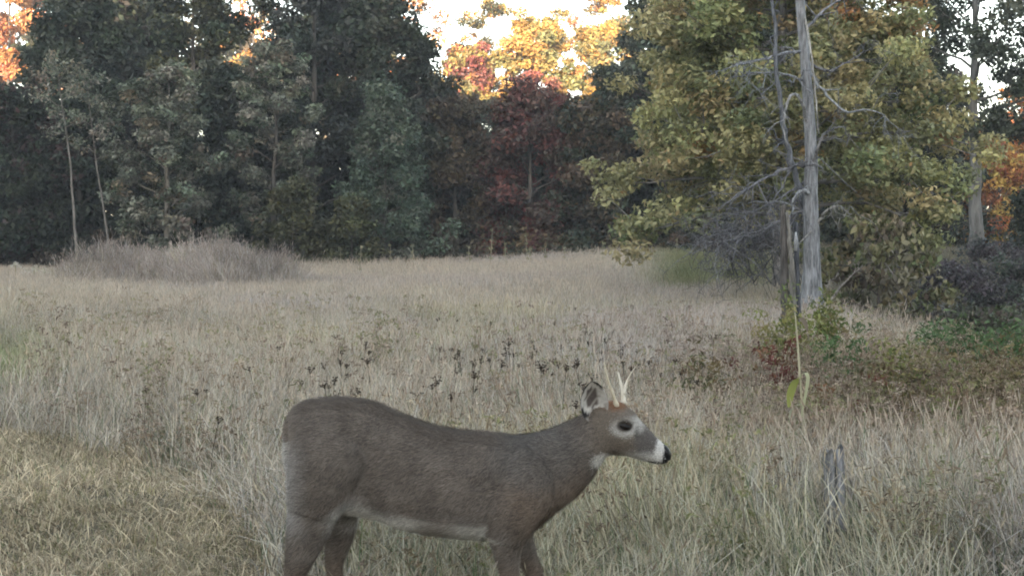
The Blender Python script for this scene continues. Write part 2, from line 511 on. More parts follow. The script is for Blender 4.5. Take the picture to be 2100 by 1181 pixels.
# --- right side
tree('straight_tree', 'tall straight grey-trunked tree by the right edge with sky showing through its crown', 2000, 44, 13.5, 3.2, 5.0, .27, 21000, .22, [((.045, .06, .04), 3), ((.06, .07, .045), 2), ((.035, .045, .035), 2)], 61, None, 'oval', n_limb=30, clump=.75, bark=(1.3, 1.4, 1.5))
tree('autumn_tree', 'orange and yellow autumn tree in sun behind the straight grey trunk at the right edge', 2050, 66, 6.6, 2.6, 0.4, .15, 13000, .26, [((.38, .2, .05), 3), ((.3, .1, .04), 3), ((.45, .32, .08), 2)], 62, G_WOOD, 'oval', n_limb=28, clump=.75)
tree('autumn_tree', 'tall russet tree behind the crown of the straight grey-trunked tree', 2095, 74, 10.5, 2.2, 4.0, .2, 6000, .28, P_ORANGE + P_OLIVE, 63, G_WOOD, 'oval', n_limb=20, clump=.9)
tree('autumn_tree', 'orange tree glimpsed low between the oak and the straight grey trunk', 1935, 68, 7.6, 2.2, 0.4, .15, 10000, .26, P_ORANGE + P_BROWN, 64, G_WOOD, 'oval', n_limb=24, clump=.75)
tree('dark_bush', 'dark evergreen bush at the right edge beyond the shaded hollow', 2125, 47, 3.0, 1.0, 0.2, .08, 8000, .18, P_DARK, 65, None, 'dome', n_limb=18, clump=.55, cat='bush')

# ------------------------------------------------------------------ big oak and the dead tree in front of it
tree('oak_tree', 'big yellow-green oak with a wide crown behind the bare grey trunk', 1600, 29.5, 12.6, 4.4, 2.6, .17, 170000, .145, P_OAK, 71, None, 'cone', n_limb=100, lvar=(.62, .96), clump=.60, n_sub=7, limb_up=.12, up=.9, bark=(2.3, 2.4, 2.6), flat=.6, cjit=.25)

YD = 24.0
dead_base = px(1664, 625, YD)
dead_base[2] = float(ground(dead_base[0], YD)) - 0.05
dead = empty('dead_tree', dead_base, 'bare grey dead tree with arching broken branches in front of the oak', 'tree')


def dpt(x, y, dy=0.0):
    return px(x, y, YD + dy) - dead_base


rng = np.random.default_rng(77)
g = Geo()
tp = [np.array([0, 0, 0])] + [dpt(*p) for p in ((1665, 600), (1665, 550), (1664, 480), (1662, 400), (1664, 320), (1660, 240), (1654, 160), (1648, 90), (1642, 20), (1634, -80), (1630, -200), (1622, -330))]
tr = np.array([.29, .20, .165, .15, .135, .12, .108, .10, .092, .085, .07, .05, .02])
TPX = np.array(tp)
tt = np.linspace(0, len(TPX) - 1, 60)
TPI = np.stack([np.interp(tt, np.arange(len(TPX)), TPX[:, c]) for c in range(3)], -1)
V, fl = tube(TPI, np.interp(tt, np.arange(len(tr)), tr), 18, 0.0, rng)
ang = np.tile(np.arange(18), 60)
ridge = 1 + .055 * np.sin(ang * 2.1 + np.repeat(np.arange(60), 18) * .11) + .035 * rng.normal(size=len(V)) * .6
cen = np.repeat(TPI, 18, 0)
V = cen + (V - cen) * ridge[:, None]
g.add(V, fl, (1, 1.03, 1.08))
g.obj('trunk', M_DEAD, dead, True)


def dead_branch(pts, r0, r1, twigs=5, seed=0, col=(.9, .9, .92), parent=dead, dys=None, name='branch', conv=dpt, tl=.5):
    r = np.random.default_rng(seed)
    g = Geo()
    K = np.array([conv(p[0], p[1], (p[2] if len(p) > 2 else 0)) for p in pts])
    n = max(8, 4 * len(K))
    t = np.linspace(0, len(K) - 1, n)
    P = np.stack([np.interp(t, np.arange(len(K)), K[:, c]) for c in range(3)], -1)
    for _ in range(2):
        P[1:-1] = (P[:-2] + P[1:-1] * 2 + P[2:]) / 4
    P[1:-1] += r.normal(size=P[1:-1].shape) * r0 * .25
    R = np.linspace(r0, r1, n) * .68
    twigs = int(twigs * 1.7)
    g.add(*tube(P, R, 6, .06, r), col)
    for k in range(twigs):
        i = r.integers(1, n)
        d = r.normal(size=3) + (P[min(i, n - 1)] - P[i - 1]) / (np.linalg.norm(P[min(i, n - 1)] - P[i - 1]) + 1e-6) * .8
        Q = curve_pts(P[i], d, tl * r.uniform(.4, 1.5), 5, r, .5, -.3)
        g.add(*tube(Q, np.linspace(R[i] * .55, .004, 5), 4), col)
        for _ in range(4):
            q = Q[r.integers(1, 5)]
            g.add(*tube(curve_pts(q, r.normal(size=3), tl * r.uniform(.2, .6), 4, r, .35, -.2), np.linspace(.006, .003, 4), 3), col)
    return g.obj(name, M_DEAD, parent, True)


dead_branch([(1652, 430, .1), (1625, 340, -.1), (1604, 250, -.3), (1594, 170, -.4), (1588, 80, -.4), (1582, -60, -.4), (1576, -180, -.4)], .095, .03, 10, 21, (.62, .66, .74))
dead_branch([(1656, 260), (1648, 215, -.3), (1634, 192, -.45), (1619, 196, -.5), (1609, 230, -.5), (1607, 265, -.5), (1614, 300, -.45)], .055, .02, 3, 1, (1.3, 1.3, 1.3))
dead_branch([(1668, 350), (1676, 305, -.3), (1690, 275, -.4), (1712, 262, -.5), (1735, 262, -.6)], .05, .015, 4, 2)
dead_branch([(1660, 150), (1690, 190, -.2), (1735, 236, -.4), (1770, 224, -.5), (1810, 232, -.6), (1845, 268, -.6)], .045, .012, 7, 3, (1.1, 1.15, 1.2))
dead_branch([(1662, 400), (1650, 391, -.25), (1636, 392, -.35), (1627, 408, -.4), (1622, 442, -.4)], .055, .025, 2, 4, (1.25, 1.3, 1.35))
dead_branch([(1670, 470), (1688, 440, -.2), (1706, 422, -.4), (1728, 424, -.5), (1745, 440, -.5)], .05, .02, 4, 5, (1.2, 1.18, 1.1))
dead_branch([(1655, 335), (1610, 345, -.2), (1560, 372, -.5), (1510, 402, -.7), (1470, 432, -.9)], .06, .012, 12, 6, (.8, .8, .85), tl=.8)
dead_branch([(1648, 105), (1610, 108, -.2), (1570, 120, -.4), (1520, 132, -.6), (1480, 146, -.8)], .05, .012, 9, 7, (1, 1.05, 1.15))
dead_branch([(1650, 165), (1600, 150, -.2), (1550, 150, -.5), (1500, 158, -.7)], .04, .012, 8, 8, (1, 1.05, 1.15))
dead_branch([(1648, 20), (1664, 110, -.32), (1672, 190, -.34), (1679, 275, -.34)], .035, .02, 0, 9, (1.5, 1.45, 1.35))
dead_branch([(1662, 430), (1620, 440, .2), (1570, 470, .1), (1510, 490, 0), (1440, 498, -.2)], .05, .012, 16, 10, (.85, .85, .9), tl=.8)
dead_branch([(1658, 370), (1610, 400, .3), (1560, 430, .4), (1500, 440, .5)], .045, .012, 14, 11, (.75, .75, .8), tl=.8)
dead_branch([(1652, 60), (1690, 20, .1), (1740, -10, .2), (1790, -30, .2)], .05, .012, 9, 12, (.9, .92, 1))
dead_branch([(1655, 130), (1700, 150, .2), (1750, 120, .3), (1800, 90, .3)], .04, .01, 8, 13, (.7, .7, .75))

# dead brush heaped left of the trunk
bb = px(1545, 600, 25.2)
bb[2] = float(ground(bb[0], bb[1]))
brush = empty('dead_brush', bb, 'tangle of bare grey twigs left of the dead trunk', 'brush')


def bpt(x, y, dy=0.0):
    return px(x, y, 25.2 + dy) - bb


for k in range(13):
    r = np.random.default_rng(200 + k)
    x0 = 1560 + r.normal() * 45
    x1 = x0 + r.normal() * 60 - 15
    dead_branch([(x0, 560 + r.uniform(0, 25), r.normal() * .3), ((x0 + x1) / 2, 510 + r.normal() * 10, r.normal() * .5), (x1, r.uniform(405, 500), r.normal() * .6), (x1 - r.uniform(-20, 50), r.uniform(430, 515), r.normal() * .6)],
                .022, .006, 12, 300 + k, (.62, .6, .63), brush, name='stem', conv=bpt, tl=.55)

# shrub with withered hanging leaves right of the trunk
tree('withered_shrub', 'shrub with withered hanging tan leaves right of the dead trunk', 1800, 25, 2.7, 1.25, .45, .05, 3000, .17,
     [((.20, .18, .10), 3), ((.12, .13, .06), 3), ((.10, .085, .06), 2), ((.26, .22, .15), 1)], 81, None, 'dome', n_limb=22, clump=.36, droop=2.2, up=0.0, bark=(1.1, 1, 1), cat='shrub', limb_up=.1)
sb = px(1790, 600, 24.0)
sb[2] = float(ground(sb[0], sb[1]))
fall = empty('fallen_branch', sb, 'bare fallen branch propped in the grass right of the dead trunk', 'branch')


def fpt(x, y, dy=0.0):
    return px(x, y, 24.0 + dy) - sb


dead_branch([(1700, 622, 0), (1725, 585, 0), (1752, 560, .1), (1776, 538, .1), (1778, 500, .1)], .03, .01, 4, 401, (1.2, 1.1, 1.0), fall, name='stem', conv=fpt)
dead_branch([(1796, 520, .2), (1820, 545, .1), (1838, 575, 0), (1852, 615, 0)], .012, .03, 3, 402, (1.2, 1.1, 1.0), fall, name='stem', conv=fpt)

# broken snag left of the trunk
sn = px(1619, 735, 18.0)
sn[2] = float(ground(sn[0], 18.0)) - .05
snag = empty('broken_snag', sn, 'dark split rotten snag standing just left of the dead trunk', 'snag')


def npt(x, y, dy=0.0):
    return px(x, y, 18.0 + dy) - sn


for pts, r0, r1, c, sd in (([(1612, 740), (1611, 650), (1609, 560), (1607, 460), (1606, 420)], .075, .035, (.42, .38, .35), 1),
                           ([(1629, 740, -.05), (1628, 650, -.05), (1625, 560, -.05), (1618, 480, -.05), (1614, 436, -.05)], .055, .02, (.85, .8, .72), 2),
                           ([(1637, 740, .05), (1637, 640, .05), (1634, 560, .05), (1631, 455, .05)], .05, .03, (.4, .42, .48), 3)):
    r = np.random.default_rng(sd + 500)
    g = Geo()
    K = np.array([npt(*p) for p in pts])
    t = np.linspace(0, len(K) - 1, 22)
    P = np.stack([np.interp(t, np.arange(len(K)), K[:, c_]) for c_ in range(3)], -1) + r.normal(size=(22, 3)) * .006
    g.add(*tube(P, np.linspace(r0, r1, 22), 9, .14, r), c)
    g.obj('splinter', M_DEAD, snag)
g = Geo()
g.add(*tube(np.array([npt(1632, 515, 0), npt(1632.5, 495, -.005), npt(1632, 476, 0)]), [.02, .03, .012], 8), (1.7, 1.75, 1.8))  # small pale patch on the side of the snag
tag(g.obj('pale_patch', M_DEAD, snag), 'small pale patch')

# ------------------------------------------------------------------ weathered post stump in the near grass
pb = np.array([pxX(1713, 7.2), 7.2, 0.0])
pb[2] = float(ground(pb[0], pb[1])) - .05
post = empty('fence_post', pb, 'weathered grey split fence post stump in the near grass', 'post')
for side in (-1, 1):
    r = np.random.default_rng(610 + side)
    g = Geo()
    ns, nh = 10, 9
    th = np.linspace(-np.pi / 2, np.pi / 2, ns)
    vs = []
    for h in range(nh):
        z = .51 * h / (nh - 1)
        rad = .054 * (1 + .05 * r.normal(size=ns)) * (1.06 - .1 * h / nh)
        cx = side * (.004 + .003 * h / nh) - .012 * h / nh
        zz = z + (r.normal(size=ns) * .012 if h == nh - 1 else 0)
        vs.append(np.stack([cx + side * rad * np.cos(th) * .95, rad * np.sin(th), np.broadcast_to(zz, ns)], -1))
    V = np.concatenate(vs)
    q = []
    for h in range(nh - 1):
        for s in range(ns):
            a, b = h * ns + s, h * ns + (s + 1) % ns
            q.append((a, b, b + ns, a + ns))
    top = (np.arange(ns) + (nh - 1) * ns)
    g.add(V, [np.array(q), top[None] if side > 0 else top[::-1][None]], (1.35, 1.35, 1.4))
    g.obj('post_half', M_DEAD, post)

# ------------------------------------------------------------------ understory and far wood (no single plant can be told apart)
rng = np.random.default_rng(90)
n = 420
uy = rng.uniform(51, 66, n)
ux = pxX(rng.uniform(-150, 2250, n), uy)
keep = ~((ux > 14) & (uy < 60))
ux, uy = ux[keep], uy[keep]
uz = ground(ux, uy) + rng.uniform(.2, 2.0, len(ux)) * sstep(50, 58, uy)
V, q, k = leaf_quads(rng, np.stack([ux, uy, uz], -1), rng.uniform(.5, 1.1, len(ux)), 42000, .22)
cc = pick_cols(rng, P_DARK + P_BROWN, len(ux), .3)
u = mk_obj('understory', V, [q], M_LEAF, None, np.repeat(cc[k], 4, 0))
tag(u, 'dark leafy understory along the foot of the wood', 'understory', kind='stuff')
n = 800
uy = rng.uniform(112, 128, n)
ux = pxX(rng.uniform(-400, 2500, n), uy)
uz = ground(ux, uy) + rng.uniform(0, 1, n) * np.interp(ux / uy * F + 1050, [0, 800, 900, 1300, 1400, 2100], [21, 21, 10, 10, 17, 10])
V, q, k = leaf_quads(rng, np.stack([ux, uy, uz], -1), rng.uniform(1.8, 3.0, n), 38000, 1.15)
cc = pick_cols(rng, P_DARK + P_OLIVE + P_BROWN, n, .3)
u = mk_obj('far_wood', V, [q], M_LEAF, None, np.repeat(cc[k], 4, 0))
tag(u, 'deep wood far behind the first rows of trees', 'wood', kind='stuff')
# unseen wood added on the ridge behind the camera to shade the meadow
n = 700
ux, uy = rng.uniform(-90, 90, n), rng.uniform(-66, -58, n)
uz = ground(ux, uy) + rng.uniform(-1, 1.8, n)
V, q, k = leaf_quads(rng, np.stack([ux, uy, uz], -1), rng.uniform(1.2, 2.0, n), 14000, 1.0)
cc = pick_cols(rng, P_DARK + P_OLIVE, n, .3)
u = mk_obj('ridge_wood', V, [q], M_LEAF, None, np.repeat(cc[k], 4, 0))
tag(u, 'unseen wood added on the ridge behind the viewer to shade the meadow', 'wood', kind='stuff')

# dark bushes in the shaded hollow on the right
for i, (bx, by, bh, bw, pal, lab) in enumerate((
        (1945, 33, 1.9, 1.3, [((.085, .072, .085), 3), ((.06, .066, .062), 2)], 'dark purplish bush in the hollow nearest the withered shrub'),
        (2030, 36, 2.2, 1.5, [((.09, .078, .088), 3), ((.062, .07, .066), 2)], 'dark purplish bush in the hollow below the straight grey trunk'),
        (2105, 33, 2.1, 1.4, [((.06, .078, .06), 3), ((.075, .068, .075), 2)], 'dark bush in the hollow cut by the right edge of the picture'),
        (1980, 27, 1.1, 1.1, [((.08, .10, .055), 3), ((.09, .08, .07), 2)], 'low dark green bush in the near part of the hollow'),
        (2080, 25, 1.2, 1.1, [((.085, .10, .055), 3), ((.09, .075, .06), 2)], 'low dark olive bush at the right edge below the other hollow bushes'))):
    tree('dark_bush', lab, bx, by, bh, bw, .1, .03, 4200, .12, pal, 700 + i, 'bushes in the shaded hollow', 'dome', n_limb=16, clump=.38, cat='bush', limb_up=.2)


# ------------------------------------------------------------------ grass (instanced tufts)
def tuft(seed, n, h0, h1, w, spread, lean, cols, wts, plume=0.0, plume_col=(.95, .85, .75), droop=0.0):
    r = np.random.default_rng(seed)
    cols = np.array(cols, float)
    g = Geo()
    a = r.uniform(0, 6.283, n)
    rr = spread * np.sqrt(r.uniform(0, 1, n))
    base = np.stack([rr * np.cos(a), rr * np.sin(a), np.full(n, -.02)], -1)
    H = r.uniform(h0, h1, n)
    la = r.uniform(0, 6.283, n)
    ln = np.abs(r.normal(size=n)) * lean * H
    d = np.stack([np.cos(la), np.sin(la), np.zeros(n)], -1)
    wa = r.uniform(0, 3.1416, n)
    wd = np.stack([np.cos(wa), np.sin(wa), np.zeros(n)], -1) * (w * r.uniform(.6, 1.3, n))[:, None] * .5
    up = np.array([0, 0, 1.0])
    m1 = base + d * (ln * .16)[:, None] + up * (H * .42)[:, None]
    m2 = base + d * (ln * .5)[:, None] + up * (H * .78)[:, None]
    tp = base + d * ln[:, None] + up * (H * (1 - droop * r.uniform(0, 1, n)))[:, None]
    V = np.stack([base - wd, base + wd, m1 + wd * .9, m1 - wd * .9, m2 + wd * .6, m2 - wd * .6, tp], 1).reshape(-1, 3)
    i = np.arange(n)[:, None] * 7
    c = cols[r.choice(len(cols), n, p=np.array(wts) / np.sum(wts))] * r.uniform(.45, 1.4, (n, 1))
    g.add(V, [i + [0, 1, 2, 3], i + [3, 2, 4, 5], i + [5, 4, 6]], np.repeat(c, 7, 0))
    k = int(n * plume)
    if k:
        for j in range(k):
            t = tp[j]
            L = H[j] * r.uniform(.14, .24)
            ax = d[j] * .35 + up
            ax /= np.linalg.norm(ax)
            b = t - ax * L * .35
            for s in range(3):
                sa = wa[j] + s * 1.05
                o = np.array([math.cos(sa), math.sin(sa), 0]) * w * r.uniform(.45, .95)
                g.add(np.stack([b, b + ax * L * .4 + o, b + ax * L, b + ax * L * .45 - o]), [np.array([[0, 1, 2, 3]])], np.array(plume_col) * r.uniform(.75, 1.2))
    return g.mesh('tuft', M_GRASS)


STRAW, TAN, GREY_, GREEN, OLIVE, BRN = (1.15, 1.1, .98), (.95, .86, .74), (1.0, .98, .98), (.27, .38, .24), (.56, .58, .38), (.5, .41, .34)


def tuft_set(name, meshes):
    c = bpy.data.collections.new(name)
    for i, me in enumerate(meshes):
        c.objects.link(bpy.data.objects.new('%s_%02d' % (name, i), me))
    return c


DRY = [tuft(800 + i, 52, .16, .64, .0054, .14, .42, [STRAW, TAN, GREY_, GREEN, OLIVE], [4, 4, 3, .8, .9], .3) for i in range(5)]
DRY += [tuft(810 + i, 40, .10, .38, .0055, .13, .45, [GREEN, OLIVE, STRAW, TAN], [3, 2, 2, 1], .02, droop=.3) for i in range(3)]
DRY += [tuft(820 + i, 22, .3, .72, .007, .12, .4, [BRN, TAN, OLIVE, GREEN], [3, 2, 1.5, 1], .5, (.62, .5, .42)) for i in range(2)]
FAR = [tuft(830 + i, 95, .22, .64, .0075, .36, .28, [STRAW, TAN, GREY_, OLIVE, GREEN], [4, 3, 4, 1.2, .6], .25) for i in range(5)]
FAR += [tuft(840 + i, 75, .15, .45, .009, .34, .35, [GREEN, OLIVE, STRAW], [3, 3, 1.5], .05) for i in range(2)]
MOWN = [tuft(850 + i, 46, .02, .10, .006, .16, 1.6, [STRAW, TAN, OLIVE, GREEN, BRN], [5, 3, 1.2, .5, 1.6], 0, droop=.6) for i in range(5)]
BRUSH = [tuft(860 + i, 60, .3, .95, .010, .34, .35, [GREY_, TAN, BRN, OLIVE], [4, 2, 3, 1], .45, (.7, .62, .58)) for i in range(4)]


def forb(seed, col, lcol):
    r = np.random.default_rng(seed)
    g = Geo()
    for k in range(6):
        a = r.uniform(0, 6.28)
        P = curve_pts(np.array([math.cos(a) * .08, math.sin(a) * .08, -.02]), (r.normal() * .25, r.normal() * .25, 1), r.uniform(.4, .75), 6, r, .12)
        g.add(*tube(P, np.linspace(.004, .002, 6), 3), np.array(col) * r.uniform(.7, 1.2))
        V, q, kk = leaf_quads(r, P[1:], .05, 26, .045, w=.32, droop=.8)
        g.add(V, [q], np.repeat(np.array([lcol]) * r.uniform(.6, 1.3, (26, 1)), 4, 0))
        V, q, kk = leaf_quads(r, P[-2:], .04, 22, .02, w=.6)
        g.add(V, [q], np.repeat(np.array([col]) * r.uniform(.7, 1.5, (22, 1)), 4, 0))
    return g.mesh('tuft', M_GRASS)


DRY += [forb(870, (.6, .48, .4), (.55, .45, .33)), forb(871, (.7, .6, .5), (.5, .52, .3)), forb(872, (.85, .75, .65), (.42, .33, .28))]
C_DRY, C_FAR, C_MOWN, C_BRUSH = tuft_set('dry_tuft', DRY), tuft_set('far_tuft', FAR), tuft_set('mown_tuft', MOWN), tuft_set('brush_tuft', BRUSH)


def scatter(name, coll, P, kind, scl, tint, seed, label, cat, tilt=.1):
    r = np.random.default_rng(seed)
    n = len(P)
    me = bpy.data.meshes.new(name)
    me.vertices.add(n)
    me.vertices.foreach_set('co', np.asarray(P, np.float32).ravel())
    P = np.asarray(P, float)
    za = r.uniform(0, 6.283, n)
    wx_ = .30 * fbm(P[:, 0], P[:, 1], 91, 1.6) + r.normal(size=n) * tilt          # lodged patches lean together
    wy_ = .24 * fbm(P[:, 0], P[:, 1], 92, 1.6) + r.normal(size=n) * tilt
    rot = np.stack([np.cos(za) * wx_ + np.sin(za) * wy_, -np.sin(za) * wx_ + np.cos(za) * wy_, za], -1)
    for nm, ty, arr, key in (('rot', 'FLOAT_VECTOR', rot, 'vector'), ('scl', 'FLOAT_VECTOR', scl, 'vector'), ('tint', 'FLOAT_VECTOR', tint, 'vector'), ('pick', 'INT', kind, 'value')):
        a = me.attributes.new(nm, ty, 'POINT')
        a.data.foreach_set(key, np.asarray(arr, np.int32 if ty == 'INT' else np.float32).ravel())
    me.materials.append(M_GRASS)
    o = link(bpy.data.objects.new(name, me))
    ng = bpy.data.node_groups.new(name + '_scatter', 'GeometryNodeTree')
    ng.interface.new_socket('Geometry', in_out='INPUT', socket_type='NodeSocketGeometry')
    ng.interface.new_socket('Geometry', in_out='OUTPUT', socket_type='NodeSocketGeometry')
    N, L = ng.nodes, ng.links
    gi, go = N.new('NodeGroupInput'), N.new('NodeGroupOutput')
    ci = N.new('GeometryNodeCollectionInfo')
    ci.inputs['Collection'].default_value = coll
    ci.inputs['Separate Children'].default_value = True
    ci.inputs['Reset Children'].default_value = True
    ip = N.new('GeometryNodeInstanceOnPoints')
    ip.inputs['Pick Instance'].default_value = True

    def attr(nm, ty):
        a = N.new('GeometryNodeInputNamedAttribute')
        a.data_type = ty
        a.inputs['Name'].default_value = nm
        return a.outputs['Attribute']
    L.new(gi.outputs[0], ip.inputs['Points'])
    L.new(ci.outputs[0], ip.inputs['Instance'])
    L.new(attr('pick', 'INT'), ip.inputs['Instance Index'])
    L.new(attr('rot', 'FLOAT_VECTOR'), ip.inputs['Rotation'])
    L.new(attr('scl', 'FLOAT_VECTOR'), ip.inputs['Scale'])
    L.new(ip.outputs[0], go.inputs[0])
    md = o.modifiers.new('scatter', 'NODES')
    md.node_group = ng
    return tag(o, label, cat, kind='stuff')


def edge_y(x):
    """near edge of the tall grass: the mown strip lies between it and the camera"""
    return np.interp(x, [-12, -4.6, -3.0, -1.9, -1.3, -.75, 6, 12], [12.5, 10.9, 9.6, 8.3, 7.0, 4.2, 4.2, 4.2]) + .35 * fbm(x, np.zeros(np.shape(x)), 33, .9)


def frustum_pts(rng, y0, y1, dens, margin=1.2, side=.47):
    A = (y1 ** 2 - y0 ** 2) * side + 2 * margin * (y1 - y0)
    n = int(A * dens)
    y = np.sqrt(rng.uniform(y0 ** 2, y1 ** 2, n))
    x = rng.uniform(-1, 1, n) * (side * y + margin)
    return x, y


def meadow_tint(x, y):
    n1, n2, n3 = fbm(x, y, 41, 5.0), fbm(x, y * .7, 42, 2.2), fbm(x, y * .5, 43, 9.0)
    c = np.empty((len(x), 3))
    c[:] = (.565, .535, .495)
    def mixc(c, col, w):
        w = np.clip(w, 0, 1)[:, None]
        return c * (1 - w) + np.array(col) * w
    c = mixc(c, (.52, .50, .51), .85 * sstep(-.1, .5, n1))            # lilac grey seed heads
    c = mixc(c, (.50, .50, .33), .45 * sstep(.05, .55, n2) * (1 - sstep(22, 34, y)))    # yellowish green
    pxx = x / y * F + 1050
    c = mixc(c, (.37, .32, .26), (.35 + .5 * sstep(-.1, .5, n2)) * sstep(1380, 1600, pxx) * (1 - sstep(13, 19, y)) * sstep(7.6, 9.0, y))   # brown weeds right
    # green strip on the far rise, grey brush elsewhere
    c = mixc(c, (.24, .275, .15), .9 * sstep(1290, 1400, pxx) * (1 - sstep(1560, 1640, pxx)) * sstep(29, 33, y))
    c = mixc(c, (.16, .16, .12), .85 * sstep(5.4, 7.2, x - np.maximum(0, y - 24) * .18) * sstep(11, 16, y))   # grass colour darkened for the shade in the hollow
    c = mixc(c, (.34, .40, .22), .8 * (1 - sstep(50, 110, pxx)) * sstep(12, 13, y) * (1 - sstep(17.5, 19, y)))      # greener track at the left edge
    return c * np.random.default_rng(5).uniform(.8, 1.2, (len(x), 1))


rng = np.random.default_rng(99)
# near and middle meadow
parts = []
for y0, y1, dn, s in ((4.2, 9, 66, 1.0), (9, 14, 56, 1.0), (14, 22, 34, 1.05)):
    x, y = frustum_pts(rng, y0, y1, dn)
    ok = (y > edge_y(x)) & ~((np.abs(x / y - .2546) < .016) & (y > 6.2) & (y < 7.25))
    x, y = x[ok], y[ok]
    parts.append((x, y, np.full(len(x), s)))
x, y, s = [np.concatenate([p[i] for p in parts]) for i in range(3)]
gn = fbm(x, y, 51, 1.3)
near_edge = 1 - sstep(.1, 1.6, y - np.maximum(6.1, edge_y(x)))
r1 = rng.random(len(x))
p_green = .08 + .22 * near_edge * sstep(-1.5, 1.0, x) + .2 * sstep(.2, .6, gn)
p_weed = .08 + .50 * sstep(1.0, 2.6, x) * (1 - sstep(13, 18, y)) * sstep(7.2, 8.5, y)
kind = np.where(r1 < p_green, rng.integers(5, 8, len(x)), np.where(r1 < p_green + p_weed, rng.integers(8, 13, len(x)), rng.integers(0, 5, len(x))))
hs = (.92 + .22 * fbm(x, y, 52, 2.6)) * rng.uniform(.8, 1.15, len(x))
hs *= .5 + .5 * sstep(0, 1.1, y - edge_y(x) + .3 * fbm(x, y, 57, .6))
trk = (x / y * F + 1050 < 70 + 40 * fbm(x, y, 58, .8)) & (y > 12.5) & (y < 18)
hs *= np.where(trk, .35, 1.0)
hs *= .42 + .58 * sstep(5.2, 6.8, y)
scl = np.stack([s * rng.uniform(.9, 1.2, len(x)), s * rng.uniform(.9, 1.2, len(x)), hs], -1)
scatter('meadow_grass', C_DRY, np.stack([x, y, ground(x, y)], -1), kind, scl, meadow_tint(x, y), 1, 'tall pale dry grass of the near and middle meadow', 'grass')
# far meadow
x, y = frustum_pts(rng, 20, 56, 12, 2.0)
kind = np.where(rng.random(len(x)) < .12 + .6 * (meadow_tint(x, y)[:, 0] < .2), rng.integers(5, 7, len(x)), rng.integers(0, 5, len(x)))
scl = np.stack([rng.uniform(.9, 1.2, len(x))] * 2 + [rng.uniform(.75, 1.1, len(x)) * (.95 + .2 * fbm(x, y, 53, 4.0))], -1)
scatter('far_meadow_grass', C_FAR, np.stack([x, y, ground(x, y)], -1), kind, scl, meadow_tint(x, y), 2, 'pale dry grass running back to the wood', 'grass')
# grey brush on the mound
n = 2600
x, y = rng.normal(size=n) * 3.2 - 10.2, rng.uniform(34.5, 41.5, n)
ok = (ground(x, y) > .22) & (np.abs(x + 10.4) < 4.6)
x, y = x[ok], y[ok]
scl = np.stack([rng.uniform(.9, 1.2, len(x))] * 2 + [rng.uniform(.35, 1.0, len(x)) * (1 + .5 * fbm(x, y, 64, .8))], -1)
tn = np.array([(.66, .63, .60)]) * rng.uniform(.65, 1.2, (len(x), 1)) * (1 + .3 * fbm(x, y, 63, 1.2))[:, None]
scatter('mound_brush', C_BRUSH, np.stack([x, y, ground(x, y)], -1), rng.integers(0, 4, len(x)), scl, tn, 3, 'grey-brown dead brush covering the two-humped mound on the left', 'brush', .3)
# mown strip
x, y = frustum_pts(rng, 3.2, 12.5, 95)
ok = y < edge_y(x) + .7 * rng.random(len(y)) ** 2 + .2
x, y = x[ok], y[ok]
tn = np.array([(.62, .56, .46)]) * rng.uniform(.75, 1.2, (len(x), 1))
mm = sstep(.0, .6, fbm(x, y, 61, 1.4))[:, None]
tn = tn * (1 - .5 * mm) + np.array([(.3, .27, .2)]) * .5 * mm
scl = np.stack([rng.uniform(.9, 1.3, len(x))] * 2 + [rng.uniform(.7, 1.5, len(x))], -1)
scatter('mown_grass', C_MOWN, np.stack([x, y, ground(x, y)], -1), rng.integers(0, 5, len(x)), scl, tn, 4, 'short trampled straw and grass of the mown strip', 'grass')

# ------------------------------------------------------------------ dried weeds with dark heads in the middle meadow
WEEDS = [(725, 713), (748, 706), (810, 722), (912, 712), (945, 703), (952, 716), (963, 722), (925, 727), (955, 731), (925, 758), (966, 762), (1048, 706), (1056, 721), (1072, 722),
         (1082, 666), (1128, 683), (1132, 715), (1158, 713), (1165, 700), (1188, 696), (1113, 731), (1136, 738), (1154, 738), (1128, 753), (1122, 761), (1105, 746), (1190, 738), (1218, 741),
         (1250, 731), (650, 755), (656, 784), (676, 775), (694, 777), (703, 801), (690, 804), (563, 711), (550, 741), (247, 746), (297, 796), (422, 796), (434, 790), (446, 766), (500, 672),
         (1262, 693), (1292, 713), (1301, 722), (1338, 735), (1422, 756), (1434, 764), (1452, 690), (1398, 742), (1362, 764), (844, 802), (938, 812), (973, 792), (1170, 821), (1240, 716),
         (1120, 552), (1150, 555), (1208, 672), (1310, 752), (430, 845), (940, 560), (1080, 745), (985, 742), (1000, 765)]

rw = np.random.default_rng(950)
WEEDS += [(rw.uniform(640, 1460), 715 + rw.normal() * 32) for _ in range(55)]


